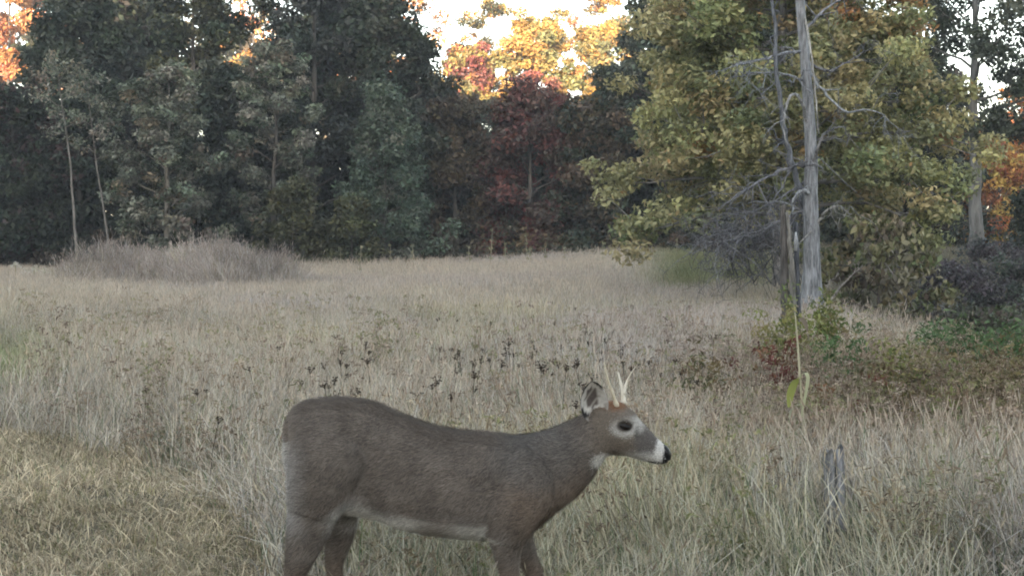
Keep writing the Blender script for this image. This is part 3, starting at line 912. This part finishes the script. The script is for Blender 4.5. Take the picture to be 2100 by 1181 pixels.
def weed_meshes(seed):
    r = np.random.default_rng(seed)
    g = Geo()
    P = np.array([[0, 0, -.05], [.01 * r.normal(), .01 * r.normal(), .4], [.02 * r.normal(), .02 * r.normal(), .78]])
    g.add(*tube(P, [.0035, .003, .0022], 5), (.06, .045, .035))
    st = g.mesh('stem', M_PLANT)
    g = Geo()
    top = P[-1]
    for k in range(r.integers(10, 16)):
        a, R = r.uniform(0, 6.28), r.uniform(.008, .03 + .05 * ((seed * 7) % 5) / 4)
        e = top + np.array([math.cos(a) * R, math.sin(a) * R, r.uniform(.0, .03 + .05 * ((seed * 3) % 4) / 3)])
        g.add(*tube(np.stack([top - [0, 0, .03], (top + e) / 2 + [0, 0, -.006], e]), [.0016, .0014, .0012], 3), (.055, .04, .03))
        nn = 7
        th = np.arange(nn) * 6.283 / nn
        rr = r.uniform(.005, .012) * r.uniform(.75, 1.25, nn)
        ring = e + np.stack([np.cos(th) * rr, np.sin(th) * rr, r.normal(size=nn) * .002], -1)
        V = np.concatenate([ring, [e + [0, 0, .007]], [e - [0, 0, .008]]])
        i = np.arange(nn)
        g.add(V, [np.stack([i, (i + 1) % nn, np.full(nn, nn)], -1), np.stack([(i + 1) % nn, i, np.full(nn, nn + 1)], -1)], np.array((.06, .044, .033)) * r.uniform(.4, 1.5))
    return st, g.mesh('seed_head', M_PLANT)


WM = [weed_meshes(900 + i) for i in range(16)]
r = np.random.default_rng(901)
for i, (wx, wy) in enumerate(WEEDS):
    zt = r.uniform(.50, .63) if wx > 520 else r.uniform(.46, .52)
    Y = (HC - zt) * F / (wy - HY)
    for _ in range(3):
        X = pxX(wx, Y)
        gz = float(ground(X, Y))
        Y = min(46.0, (HC - zt - gz) * F / (wy - HY))
    X = pxX(wx, Y)
    o = empty('dried_weed', (X, Y, float(ground(X, Y))), 'dried brown weed with a dark flat seed head standing in the pale meadow', 'weed', 'dried weeds dotted through the meadow')
    s = zt / .82
    o.scale = (s * r.uniform(1, 1.7), s * r.uniform(1, 1.5), s)
    o.rotation_euler = (r.normal() * .16, r.normal() * .16, r.uniform(0, 6.28))
    st, hd = WM[i % 16]
    link(bpy.data.objects.new('stem', st), o)
    link(bpy.data.objects.new('seed_head', hd), o)


# ------------------------------------------------------------------ leafy weed clumps
def weed_clump(label, x, ytop, Y, h, half_w, n_stem, n_leaf, leaf, pal, seed, cat='weed', group='leafy weed clumps at the right of the meadow'):
    r = np.random.default_rng(seed)
    h, leaf, n_leaf = h * 1.3, leaf * 1.25, int(n_leaf * 1.4)
    X = pxX(x, Y)
    t = empty('weed_clump', (X, Y, float(ground(X, Y))), label, cat, group)
    g = Geo()
    C = []
    for k in range(n_stem):
        a, R = r.uniform(0, 6.28), half_w * .55 * math.sqrt(r.random())
        p0 = np.array([math.cos(a) * R, math.sin(a) * R, -.03])
        P = curve_pts(p0, (r.normal() * .22, r.normal() * .22, 1), h * r.uniform(.65, 1.05), 6, r, .1)
        g.add(*tube(P, np.linspace(.004, .002, 6), 4), (.16, .13, .07))
        C += [P[j] + r.normal(size=3) * .02 for j in range(1, 6)]
    g.obj('stems', M_PLANT, t)
    C = np.array(C)
    V, q, k = leaf_quads(r, C, half_w * .22 + .03, n_leaf, leaf, flat=.8, w=.35, droop=.5)
    cc = pick_cols(r, pal, len(C), .25)
    mk_obj('foliage', V, [q], M_PLANT, t, np.repeat(cc[k] * r.uniform(.8, 1.25, (n_leaf, 1)), 4, 0))


P_YG = [((.20, .21, .07), 3), ((.13, .16, .06), 2), ((.25, .22, .10), 1)]
P_GG = [((.08, .13, .055), 3), ((.11, .16, .08), 2)]
P_RW = [((.15, .06, .05), 3), ((.18, .10, .06), 2)]
P_BW = [((.15, .11, .07), 3), ((.19, .16, .08), 2), ((.10, .10, .05), 2)]
for a in (('yellow-green weed clump below the broken snag', 1600, 690, 13.5, .72, .36, 14, 900, .055, P_YG, 1001),
          ('yellow-green weed clump below the dead trunk', 1690, 670, 14.5, .85, .50, 18, 1300, .055, P_YG, 1002),
          ('fresh green weed clump to the right of the tall pale stalk', 1730, 760, 12.0, .62, .30, 10, 650, .05, P_GG, 1003),
          ('reddish weed clump left of the tall pale stalk', 1588, 775, 11.2, .62, .22, 9, 520, .045, P_RW, 1004),
          ('brown leafy weed clump right of the deer muzzle', 1440, 745, 10.5, .66, .30, 10, 520, .045, P_BW, 1005),
          ('large fresh green weed patch on the bank at the right', 1960, 690, 14.0, .62, .62, 20, 1500, .06, P_GG, 1006),
          ('green weed patch on the bank close to the right edge', 2050, 720, 13.2, .60, .52, 18, 1300, .06, P_GG, 1007),
          ('olive weed clump under the green patches on the bank', 1880, 780, 11.2, .62, .42, 14, 900, .05, P_YG + P_BW, 1008),
          ('brown weed clump at the right edge above the near grass', 2050, 830, 10.0, .62, .45, 14, 900, .045, P_BW, 1009),
          ('brown weed clump midway between the pale stalk and the right edge', 1800, 830, 10.2, .60, .40, 13, 800, .045, P_BW, 1010),
          ('rusty weed clump behind the fence post stump', 1730, 850, 9.4, .55, .28, 10, 500, .045, P_RW + P_BW, 1011),
          ('yellowing weed clump at the right, in front of the brown ones', 1900, 880, 9.0, .55, .35, 12, 650, .045, P_YG + P_BW, 1012)):
    weed_clump(*a)

# tall pale stalk with a folded leaf
YS = 8.6
sb2 = px(1652, 985, YS)
sb2[2] = float(ground(sb2[0], YS))
stalk = empty('tall_weed', sb2, 'tall pale stalk with a folded yellow-green leaf below the broken snag', 'weed')
g = Geo()
P = np.array([px(a, b, YS) - sb2 for a, b in ((1653, 1000), (1646, 840), (1641, 780), (1637, 720), (1633, 670), (1630, 640))])
g.add(*tube(P, [.009, .009, .008, .007, .005, .003], 6, .1), (.5, .46, .33))
g.obj('stalk', M_PLANT, stalk, True)
for pts, wd, c in (([(1641, 772), (1648, 762), (1660, 764), (1656, 790), (1648, 830), (1640, 870)], .018, (.42, .42, .27)),
                   ([(1641, 775), (1634, 775), (1622, 800), (1618, 835)], .05, (.28, .30, .09)),
                   ([(1645, 830), (1632, 828), (1622, 842), (1618, 880)], .022, (.34, .34, .24)),
                   ([(1632, 655), (1642, 650), (1652, 662), (1656, 680)], .025, (.15, .12, .09))):
    K = np.array([px(a, b, YS - .02) - sb2 for a, b in pts])
    t = np.linspace(0, len(K) - 1, 12)
    P = np.stack([np.interp(t, np.arange(len(K)), K[:, k]) for k in range(3)], -1)
    for _ in range(3):
        P[1:-1] = (P[:-2] + 2 * P[1:-1] + P[2:]) / 4
    w = wd * np.sin(np.linspace(.25, 3.05, 12)) ** .6
    off = np.stack([w * .8, w * .6, w * .15], -1)
    mid = P + np.array([0, .25, 0]) * w[:, None]
    V = np.concatenate([P - off, mid, P + off])
    i = np.arange(11)
    g = Geo()
    g.add(V, [np.stack([i, i + 1, i + 13, i + 12], -1), np.stack([i + 12, i + 13, i + 25, i + 24], -1)], c)
    g.obj('leaf', M_PLANT, stalk, True)

# thin tall stems at the far edge of the meadow
r = np.random.default_rng(1100)
for i, (wx, wt) in enumerate(((1003, 472), (1040, 498), (1083, 482), (1090, 510), (965, 505), (1120, 505), (850, 505), (800, 500), (735, 508), (700, 512), (1235, 498), (1290, 500), (1385, 492), (1160, 508))):
    Y = 47 + r.uniform(-2, 2)
    X = pxX(wx, Y)
    gz = float(ground(X, Y))
    zt = HC + (HY - wt) / F * Y - gz
    o = empty('tall_dry_weed', (X, Y, gz), 'thin tall dry stem sticking up at the far edge of the meadow', 'weed', 'tall dry stems at the far meadow edge')
    g = Geo()
    P = curve_pts(np.zeros(3), (r.normal() * .06, 0, 1), zt, 6, r, .05)
    g.add(*tube(P, np.linspace(.016, .008, 6), 5), (.3, .27, .2))
    g.obj('stem', M_PLANT, o)
    V, q, k = leaf_quads(r, P[2:], .09, 40, .09)
    mk_obj('foliage', V, [q], M_PLANT, o, np.repeat(pick_cols(r, [((.25, .24, .15), 1)], 40), 4, 0))

# white flower heads far left
for i, (wx, wy) in enumerate(((32, 540), (70, 548), (92, 552), (140, 545), (52, 552))):
    Y = 41.0
    X = pxX(wx, Y)
    gz = float(ground(X, Y))
    zt = max(.5, HC + (HY - wy) / F * Y - gz)
    o = empty('white_weed', (X, Y, gz), 'pale fluffy-headed weed at the far left below the dark wood', 'weed', 'pale fluffy weeds at the far left')
    g = Geo()
    g.add(*tube(np.array([[0, 0, 0], [0, 0, zt * .5], [0, 0, zt]]), [.015, .012, .01], 5), (.2, .2, .1))
    g.obj('stem', M_PLANT, o)
    V, q, k = leaf_quads(r, np.array([[0, 0, zt], [.1, 0, zt - .08], [-.09, 0, zt - .1]]), .12, 90, .07)
    mk_obj('flower_head', V, [q], M_PLANT, o, np.repeat(pick_cols(r, [((.55, .52, .45), 3), ((.4, .38, .28), 1)], 90), 4, 0))

# ------------------------------------------------------------------ deer
DY = 5.4
SPX = F / DY
d_base = px(850, 1289, DY)
d_base[2] = float(ground(d_base[0], DY))
deer = empty('deer', d_base, 'grey-brown young buck walking right with small antlers and white eye ring', 'deer')
DZ = 0.0


def pd(x, y, off=0.0):
    """side-view pixel + sideways offset (metres, minus = towards the camera) -> deer local"""
    return px(x, y, DY) + np.array([0, off, 0]) - d_base


def loft(secs, sides=20, pw=2.3):
    """secs: (top xy, bottom xy, half width, side offset) -> closed mesh of superellipse rings"""
    rings = []
    th = np.linspace(0, 2 * np.pi, sides, endpoint=False)
    for s in secs:
        a, b = pd(*s[0]), pd(*s[1])
        off = s[3] if len(s) > 3 else 0.0
        c, h = (a + b) / 2, (a - b) / 2
        ct, st = np.cos(th), np.sin(th)
        e = 2.0 / pw
        u, v = np.sign(ct) * np.abs(ct) ** e, np.sign(st) * np.abs(st) ** e
        rings.append(c + u[:, None] * h + v[:, None] * np.array([0, s[2], 0]) + np.array([0, off, 0]))
    R = np.array(rings)
    m = len(R)
    k = 5                                               # smooth interpolation along the length
    t = np.linspace(0, m - 1, (m - 1) * k + 1)
    i = np.clip(np.floor(t).astype(int), 0, m - 2)
    f = (t - i)[:, None, None]
    p0, p1, p2, p3 = R[np.clip(i - 1, 0, m - 1)], R[i], R[i + 1], R[np.clip(i + 2, 0, m - 1)]
    R = .5 * (2 * p1 + (p2 - p0) * f + (2 * p0 - 5 * p1 + 4 * p2 - p3) * f ** 2 + (3 * p1 - p0 - 3 * p2 + p3) * f ** 3)
    V = R.reshape(-1, 3)
    n = len(R)
    a = np.arange(n - 1)[:, None] * sides
    j = np.arange(sides)[None]
    kx = (j + 1) % sides
    q = np.stack([a + j, a + sides + j, a + sides + kx, a + kx], -1).reshape(-1, 4)
    return V, [q, np.arange(sides)[None], (np.arange(sides)[::-1] + (n - 1) * sides)[None]]


def limb(pts, sides=14):
    """pts: (x, y, fore-aft radius px, side radius m, side offset)"""
    secs = []
    K = np.array([[p[0], p[1]] for p in pts], float)
    T = np.gradient(K, axis=0)
    T /= np.linalg.norm(T, axis=1, keepdims=True)
    for p, t in zip(pts, T):
        nrm = np.array([t[1], -t[0]])
        secs.append(((p[0] + nrm[0] * p[2], p[1] + nrm[1] * p[2]), (p[0] - nrm[0] * p[2], p[1] - nrm[1] * p[2]), p[3], p[4]))
    return loft(secs, sides, 2.0)


g = Geo()
g.add(*loft([((600, 848), (602, 880), .03), ((607, 834), (606, 960), .085), ((628, 823), (626, 1010), .125), ((665, 817), (662, 1045), .155), ((712, 816), (708, 1050), .168),
             ((765, 824), (765, 1060), .138), ((825, 850), (825, 1080), .152), ((885, 872), (885, 1093), .174), ((945, 883), (945, 1099), .178), ((1005, 888), (1005, 1102), .156),
             ((1055, 893), (1060, 1100), .13), ((1095, 898), (1100, 1082), .115), ((1125, 915), (1130, 1055), .075)]))
# neck and head
g.add(*loft([((1030, 892), (1068, 1092), .12), ((1065, 893), (1106, 1074), .126), ((1100, 889), (1144, 1044), .116), ((1135, 879), (1181, 1015), .100), ((1166, 866), (1210, 984), .085),
             ((1190, 854), (1230, 953), .072), ((1212, 836), (1244, 934), .062), ((1240, 824), (1264, 932), .062), ((1268, 824), (1288, 934), .064), ((1294, 840), (1306, 939), .056),
             ((1316, 864), (1322, 944), .043), ((1338, 889), (1338, 948), .034), ((1355, 906), (1351, 950), .031), ((1367, 917), (1362, 949), .026), ((1374, 926), (1370, 944), .015)], 22, 2.15))
# brow over the near and far eye
for s in (-1, 1):
    g.add(*limb([(1256, 852, 8, .012, s * .050), (1274, 850, 11, .018, s * .056), (1294, 862, 8, .012, s * .048)]))
    # shoulder, thigh muscles
    g.add(*limb([(1062, 915, 16, .022, s * .085), (1078, 950, 46, .045, s * .106), (1074, 1000, 60, .058, s * .117), (1048, 1052, 52, .055, s * .116), (1038, 1098, 36, .045, s * .092)]))
    g.add(*limb([(695, 850, 30, .045, s * .085), (685, 915, 76, .075, s * .128), (665, 985, 66, .07, s * .13), (652, 1040, 50, .055, s * .11)]))
near, far = -1, 1
g.add(*limb([(668, 960, 60, .065, -.09), (652, 1030, 50, .055, -.10), (640, 1075, 42, .046, -.10), (628, 1120, 31, .034, -.10), (614, 1165, 20, .025, -.10), (612, 1195, 15, .021, -.10), (618, 1235, 11, .016, -.10), (622, 1262, 12, .016, -.10), (634, 1280, 12, .02, -.10), (640, 1290, 13, .022, -.10)]))
g.add(*limb([(680, 960, 60, .065, .09), (690, 1030, 46, .055, .10), (692, 1075, 36, .046, .10), (690, 1115, 27, .034, .10), (682, 1155, 18, .025, .10), (682, 1185, 14, .021, .10), (694, 1230, 10, .016, .10), (700, 1258, 12, .016, .10), (712, 1278, 12, .02, .10), (718, 1288, 13, .022, .10)]))
g.add(*limb([(1050, 1040, 45, .05, -.085), (1040, 1090, 34, .043, -.085), (1042, 1130, 22, .032, -.08), (1048, 1170, 17, .024, -.08), (1050, 1190, 17, .023, -.08), (1050, 1230, 10, .016, -.08), (1050, 1262, 12, .016, -.08), (1060, 1280, 12, .02, -.08), (1066, 1290, 13, .022, -.08)]))
g.add(*limb([(1055, 1040, 45, .05, .085), (1058, 1090, 34, .043, .085), (1074, 1130, 22, .032, .08), (1092, 1170, 16, .024, .08), (1098, 1188, 16, .023, .08), (1100, 1230, 10, .016, .08), (1102, 1258, 12, .016, .08), (1112, 1276, 12, .02, .08), (1118, 1288, 13, .022, .08)]))
# tail lying on the rump
g.add(*limb([(606, 846, 9, .03, 0), (597, 870, 10, .038, 0), (594, 905, 9, .04, 0), (594, 940, 8, .034, 0), (597, 968, 5, .018, 0)]))
tmp = g.obj('body_raw', M_HIDE)
rm = tmp.modifiers.new('remesh', 'REMESH')
rm.mode = 'VOXEL'
rm.voxel_size = .0065
sm = tmp.modifiers.new('smooth', 'SMOOTH')
sm.factor = .5
sm.iterations = 10
dg = bpy.context.evaluated_depsgraph_get()
me = bpy.data.meshes.new_from_object(tmp.evaluated_get(dg))
bpy.data.objects.remove(tmp)
nv = len(me.vertices)
BV = np.empty(nv * 3, np.float32)
me.vertices.foreach_get('co', BV)
BV = BV.reshape(-1, 3).astype(float)
BN = np.empty(nv * 3, np.float32)
me.vertices.foreach_get('normal', BN)
BN = BN.reshape(-1, 3).astype(float)
BV += BN * .0028
me.vertices.foreach_set('co', BV.astype(np.float32).ravel())
me.update()


def coat(V, N):
    """coat colour from the place on the animal (side-view position, side and facing)"""
    W = V + d_base
    x = W[:, 0] / DY * F + 1050
    y = HY - (W[:, 2] - HC) / DY * F
    side = np.abs(V[:, 1])
    c = np.empty((len(V), 3))
    c[:] = (.158, .133, .114)
    c *= (1 + .22 * fbm(x, y + V[:, 1] * 300, 71, 34.0) + .10 * fbm(x, y, 72, 9.0))[:, None]

    def mix(col, w):
        w = np.clip(w, 0, 1)[:, None]
        c[:] = c * (1 - w) + np.array(col) * w

    def blob(cx, cy, rx, ry, soft=.4):
        return 1 - sstep(1 - soft, 1 + soft, np.sqrt(((x - cx) / rx) ** 2 + ((y - cy) / ry) ** 2))
    mix((.105, .085, .07), .8 * sstep(.35, .9, N[:, 2]) * (x < 1130))                       # darker back
    mix((.19, .14, .105), .55 * blob(1130, 1010, 90, 90))                                   # warm neck and chest
    mix((.125, .118, .112), .6 * blob(1110, 930, 90, 60))
    mix((.30, .285, .275), .75 * sstep(660, 606, x) * sstep(880, 940, y) * sstep(1110, 1040, y))   # pale rear of thigh
    mix((.5, .48, .45), .75 * blob(725, 1052, 42, 40, .6) * (side < .17))                   # white flank fold
    mix((.66, .64, .6), .95 * sstep(-.25, -.7, N[:, 2]) * sstep(690, 740, x) * (1 - sstep(1010, 1060, x)) * sstep(1020, 1060, y))
    mix((.55, .53, .5), .75 * (x < 600) * (y > 900) * (y < 985))                            # white edge of tail
    mix((.17, .12, .085), .5 * sstep(1130, 1180, y))                                        # legs
    mix((.03, .026, .024), sstep(1272, 1278, y))                                            # hooves
    # head
    hd = sstep(1205, 1225, x) * sstep(955, 945, y)
    mix((.165, .135, .108), .8 * hd * (y < 960))
    mix((.115, .105, .10), .85 * blob(1328, 905, 30, 36))                                   # dark grey nose bridge
    mix((.20, .105, .06), .9 * blob(1262, 822, 34, 16))                                     # rufous crown
    ring = blob(1277, 871, 27, 21, .3)
    mix((.42, .40, .37), (.5 + .4 * sstep(862, 880, y) + .3 * sstep(1280, 1295, x)) * ring * (side > .02))
    mix((.5, .48, .45), .75 * blob(1303, 868, 18, 16, .5) * (side > .012))
    mix((.045, .036, .03), blob(1279, 869, 17, 11.5, .25) * (side > .02))
    mix((.09, .085, .08), .7 * blob(1303, 885, 5, 13, .5))
    mix((.58, .56, .52), .95 * blob(1236, 942, 24, 15, .4) * (y > 925))                     # throat patch
    mix((.5, .48, .45), .85 * sstep(1255, 1290, x) * sstep(916, 934, y))                     # pale jaw
    band = np.abs((x - 1350) + (y - 925) * .35)
    mix((.6, .58, .55), .93 * (1 - sstep(5, 16, band)) * (x > 1325))                       # white muzzle band
    mix((.02, .019, .019), sstep(6, 11, (x - 1352) + (y - 925) * .25))                      # black nose and lip
    mix((.04, .035, .033), .9 * (1 - sstep(2.5, 5, np.abs(y - 947.5))) * (x > 1328) * (x < 1352))
    mix((.15, .10, .075), .5 * blob(905, 1075, 40, 22, .6) * (side > .05))
    return c


ca = me.color_attributes.new('Col', 'FLOAT_COLOR', 'POINT')
bc = np.ones((nv, 4), np.float32)
bc[:, :3] = coat(BV, BN)
ca.data.foreach_set('color', bc.ravel())
me.polygons.foreach_set('use_smooth', np.ones(len(me.polygons), bool))
me.materials.clear()
me.materials.append(M_HIDE)
me.name = 'body'
link(bpy.data.objects.new('body', me), deer)

# short coat of hair lying along the body
rng = np.random.default_rng(1200)
nh = 230000
npol = len(me.polygons)
ctr = np.empty(npol * 3, np.float32); me.polygons.foreach_get('center', ctr); ctr = ctr.reshape(-1, 3).astype(float)
nor = np.empty(npol * 3, np.float32); me.polygons.foreach_get('normal', nor); nor = nor.reshape(-1, 3).astype(float)
area = np.empty(npol, np.float32); me.polygons.foreach_get('area', area)
pyy = HY - (ctr[:, 2] + d_base[2] - HC) / DY * F
pex = (ctr[:, 0] + d_base[0]) / DY * F + 1050
area = area * (pyy < 1230) * (((pex - 1278) / 19) ** 2 + ((pyy - 870) / 12) ** 2 > 1)
k = rng.choice(npol, nh, p=area / area.sum())
P, N = ctr[k] + rng.normal(size=(nh, 3)) * .003, nor[k]
pxx = (P[:, 0] + d_base[0]) / DY * F + 1050
flow = np.stack([np.full(nh, -1.0), np.zeros(nh), np.where(pxx > 1100, -.35, -.45)], -1)
headw = sstep(1200, 1240, pxx)
ruf = np.stack([fbm(P[:, 0], P[:, 2], 75, .09), fbm(P[:, 0], P[:, 2], 76, .11), fbm(P[:, 0], P[:, 2], 77, .09)], -1)
flow = flow + rng.normal(size=(nh, 3)) * .3 + ruf * .45
flow -= N * np.sum(flow * N, 1, keepdims=True)
flow /= np.linalg.norm(flow, axis=1, keepdims=True) + 1e-6
L = (.025 * (1 - headw) + .008 * headw) * rng.uniform(.6, 1.3, nh)
sd = np.cross(N, flow) * .0011
tip = P + flow * L[:, None] * .9 + N * L[:, None] * rng.uniform(.12, .45, (nh, 1))
V = np.stack([P - sd, P + sd, tip], 1).reshape(-1, 3)
hc = coat(P + rng.normal(size=(nh, 3)) * np.array([.009, 0, .009]), N) * rng.uniform(.5, 1.7, (nh, 1))
fur = mk_obj('fur', V, [np.arange(nh * 3).reshape(-1, 3)], M_FUR, deer, np.repeat(hc, 3, 0))
fur['kind'] = 'stuff'


# ears: cupped leaves, the near one turned to the camera
def ear(base, tip, half, off0, off1, facing, name='ear'):
    nu, nv_ = 17, 13
    A, B = pd(base[0], base[1], off0), pd(tip[0], tip[1], off1)
    ax = B - A
    L = np.linalg.norm(ax)
    ax /= L
    fwd = np.array(facing, float)
    fwd -= ax * fwd.dot(ax)
    fwd /= np.linalg.norm(fwd)
    sdv = np.cross(ax, fwd)
    vs, cs = [], []
    for layer in (0, 1):
        for i in range(nu):
            u = i / (nu - 1)
            w = half * (math.sin(math.pi * min(1, .16 + .84 * u) ** 1.15) ** .6 if u < 1 else 0) * (1 if u > .2 else .72 + 1.4 * u)
            for j in range(nv_):
                s = -1 + 2 * j / (nv_ - 1)
                cup = (1 - s * s) * half * .62 * math.sin(math.pi * min(1, u * .9 + .08))
                p = A + ax * L * u + sdv * w * s - fwd * (cup + (.005 * (1 - s * s) if layer else 0))
                vs.append(p)
                if layer:
                    cs.append((.10, .085, .072) if u < .8 else (.05, .042, .038))
                else:
                    d = math.hypot(s / .92, (u - .56) / .46)
                    if d > .95:
                        cs.append((.025, .022, .021) if (u > .15 and s < 0) or u > .8 else (.3, .27, .24))
                    elif d > .55:
                        cs.append((.55, .52, .48))
                    else:
                        cs.append((.12, .10, .09) if (i * 7 + j * 3) % 5 else (.34, .31, .28))
    q = []
    o = nu * nv_
    for i in range(nu - 1):
        for j in range(nv_ - 1):
            a = i * nv_ + j
            q.append((a, a + 1, a + nv_ + 1, a + nv_))
            q.append((o + a + 1, o + a, o + a + nv_, o + a + nv_ + 1))
    for i in range(nu - 1):
        a = i * nv_
        q.append((a + nv_, a + nv_ + o, a + o, a))
        a = i * nv_ + nv_ - 1
        q.append((a, a + o, a + nv_ + o, a + nv_))
    g = Geo()
    g.add(np.array(vs), [np.array(q)], np.array(cs))
    return g.obj(name, M_HIDE, deer, True)


ear((1222, 864), (1211, 776), .062, -.048, -.095, (.2, -1, .1))
ear((1222, 850), (1206, 800), .040, .045, .15, (.6, .6, .1))


# antlers
def antler(paths, col):
    g = Geo()
    for pts, r0, r1 in paths:
        K = np.array([pd(*p) for p in pts])
        t = np.linspace(0, len(K) - 1, 14)
        P = np.stack([np.interp(t, np.arange(len(K)), K[:, c]) for c in range(3)], -1)
        for _ in range(2):
            P[1:-1] = (P[:-2] + 2 * P[1:-1] + P[2:]) / 4
        R = np.linspace(r0, r1, 14)
        R[:2] *= 1.35
        g.add(*tube(P, R, 8, .08, np.random.default_rng(5)), col)
    return g.obj('antler', M_ANTLER, deer, True)


antler([([(1264, 832, -.03), (1257, 812, -.04), (1248, 787, -.055), (1241, 764, -.065), (1237, 740, -.06)], .009, .002)], (1.0, .95, .82))
antler([([(1281, 832, .03), (1279, 808, .045), (1275, 787, .06), (1270, 766, .065)], .010, .003),
        ([(1280, 812, .045), (1286, 790, .05), (1294, 771, .05), (1304, 756, .045)], .0075, .0018)], (1.05, 1.03, .98))

# eyes and nose
for s in (-1, 1):
    g = Geo()
    c = pd(1278, 870, s * .0575)
    th, ph = np.meshgrid(np.linspace(0, 2 * np.pi, 16, endpoint=False), np.linspace(0, np.pi, 10))
    V = np.stack([np.sin(ph) * np.cos(th) * .027, np.cos(ph) * .013, np.sin(ph) * np.sin(th) * .0165], -1).reshape(-1, 3)
    V[:, 2] -= V[:, 0] * .22
    q = []
    for i in range(9):
        for j in range(16):
            q.append((i * 16 + j, i * 16 + (j + 1) % 16, (i + 1) * 16 + (j + 1) % 16, (i + 1) * 16 + j))
    g.add(V + c, [np.array(q)])
    g.obj('eye', M_EYE, deer, True)
g = Geo()
g.add(*loft([((1359, 909), (1357, 934), .024), ((1366, 913), (1363, 942), .030), ((1372, 919), (1369, 944), .028), ((1377, 928), (1374, 943), .016)], 16, 2.2))
g.obj('nose', M_NOSE, deer, True)

# ------------------------------------------------------------------ thin haze volume added to lift the darks like lens glare
mz = bpy.data.materials.new('glare_haze'); mz.use_nodes = True
zn = mz.node_tree.nodes; zn.clear()
zo = zn.new('ShaderNodeOutputMaterial'); zv = zn.new('ShaderNodeVolumePrincipled')
zv.inputs['Color'].default_value = (.9, .93, 1, 1)
zv.inputs['Density'].default_value = .0007
mz.node_tree.links.new(zv.outputs[0], zo.inputs['Volume'])
b = np.array([[x, y, z] for z in (-6, 32) for y in (-190, 340) for x in (-240, 240)], float)
hz = mk_obj('haze', b, [np.array([[0, 2, 3, 1], [4, 5, 7, 6], [0, 1, 5, 4], [2, 6, 7, 3], [0, 4, 6, 2], [1, 3, 7, 5]])], mz)
tag(hz, 'thin haze added over the meadow to lift the darks like lens glare', kind='stuff')
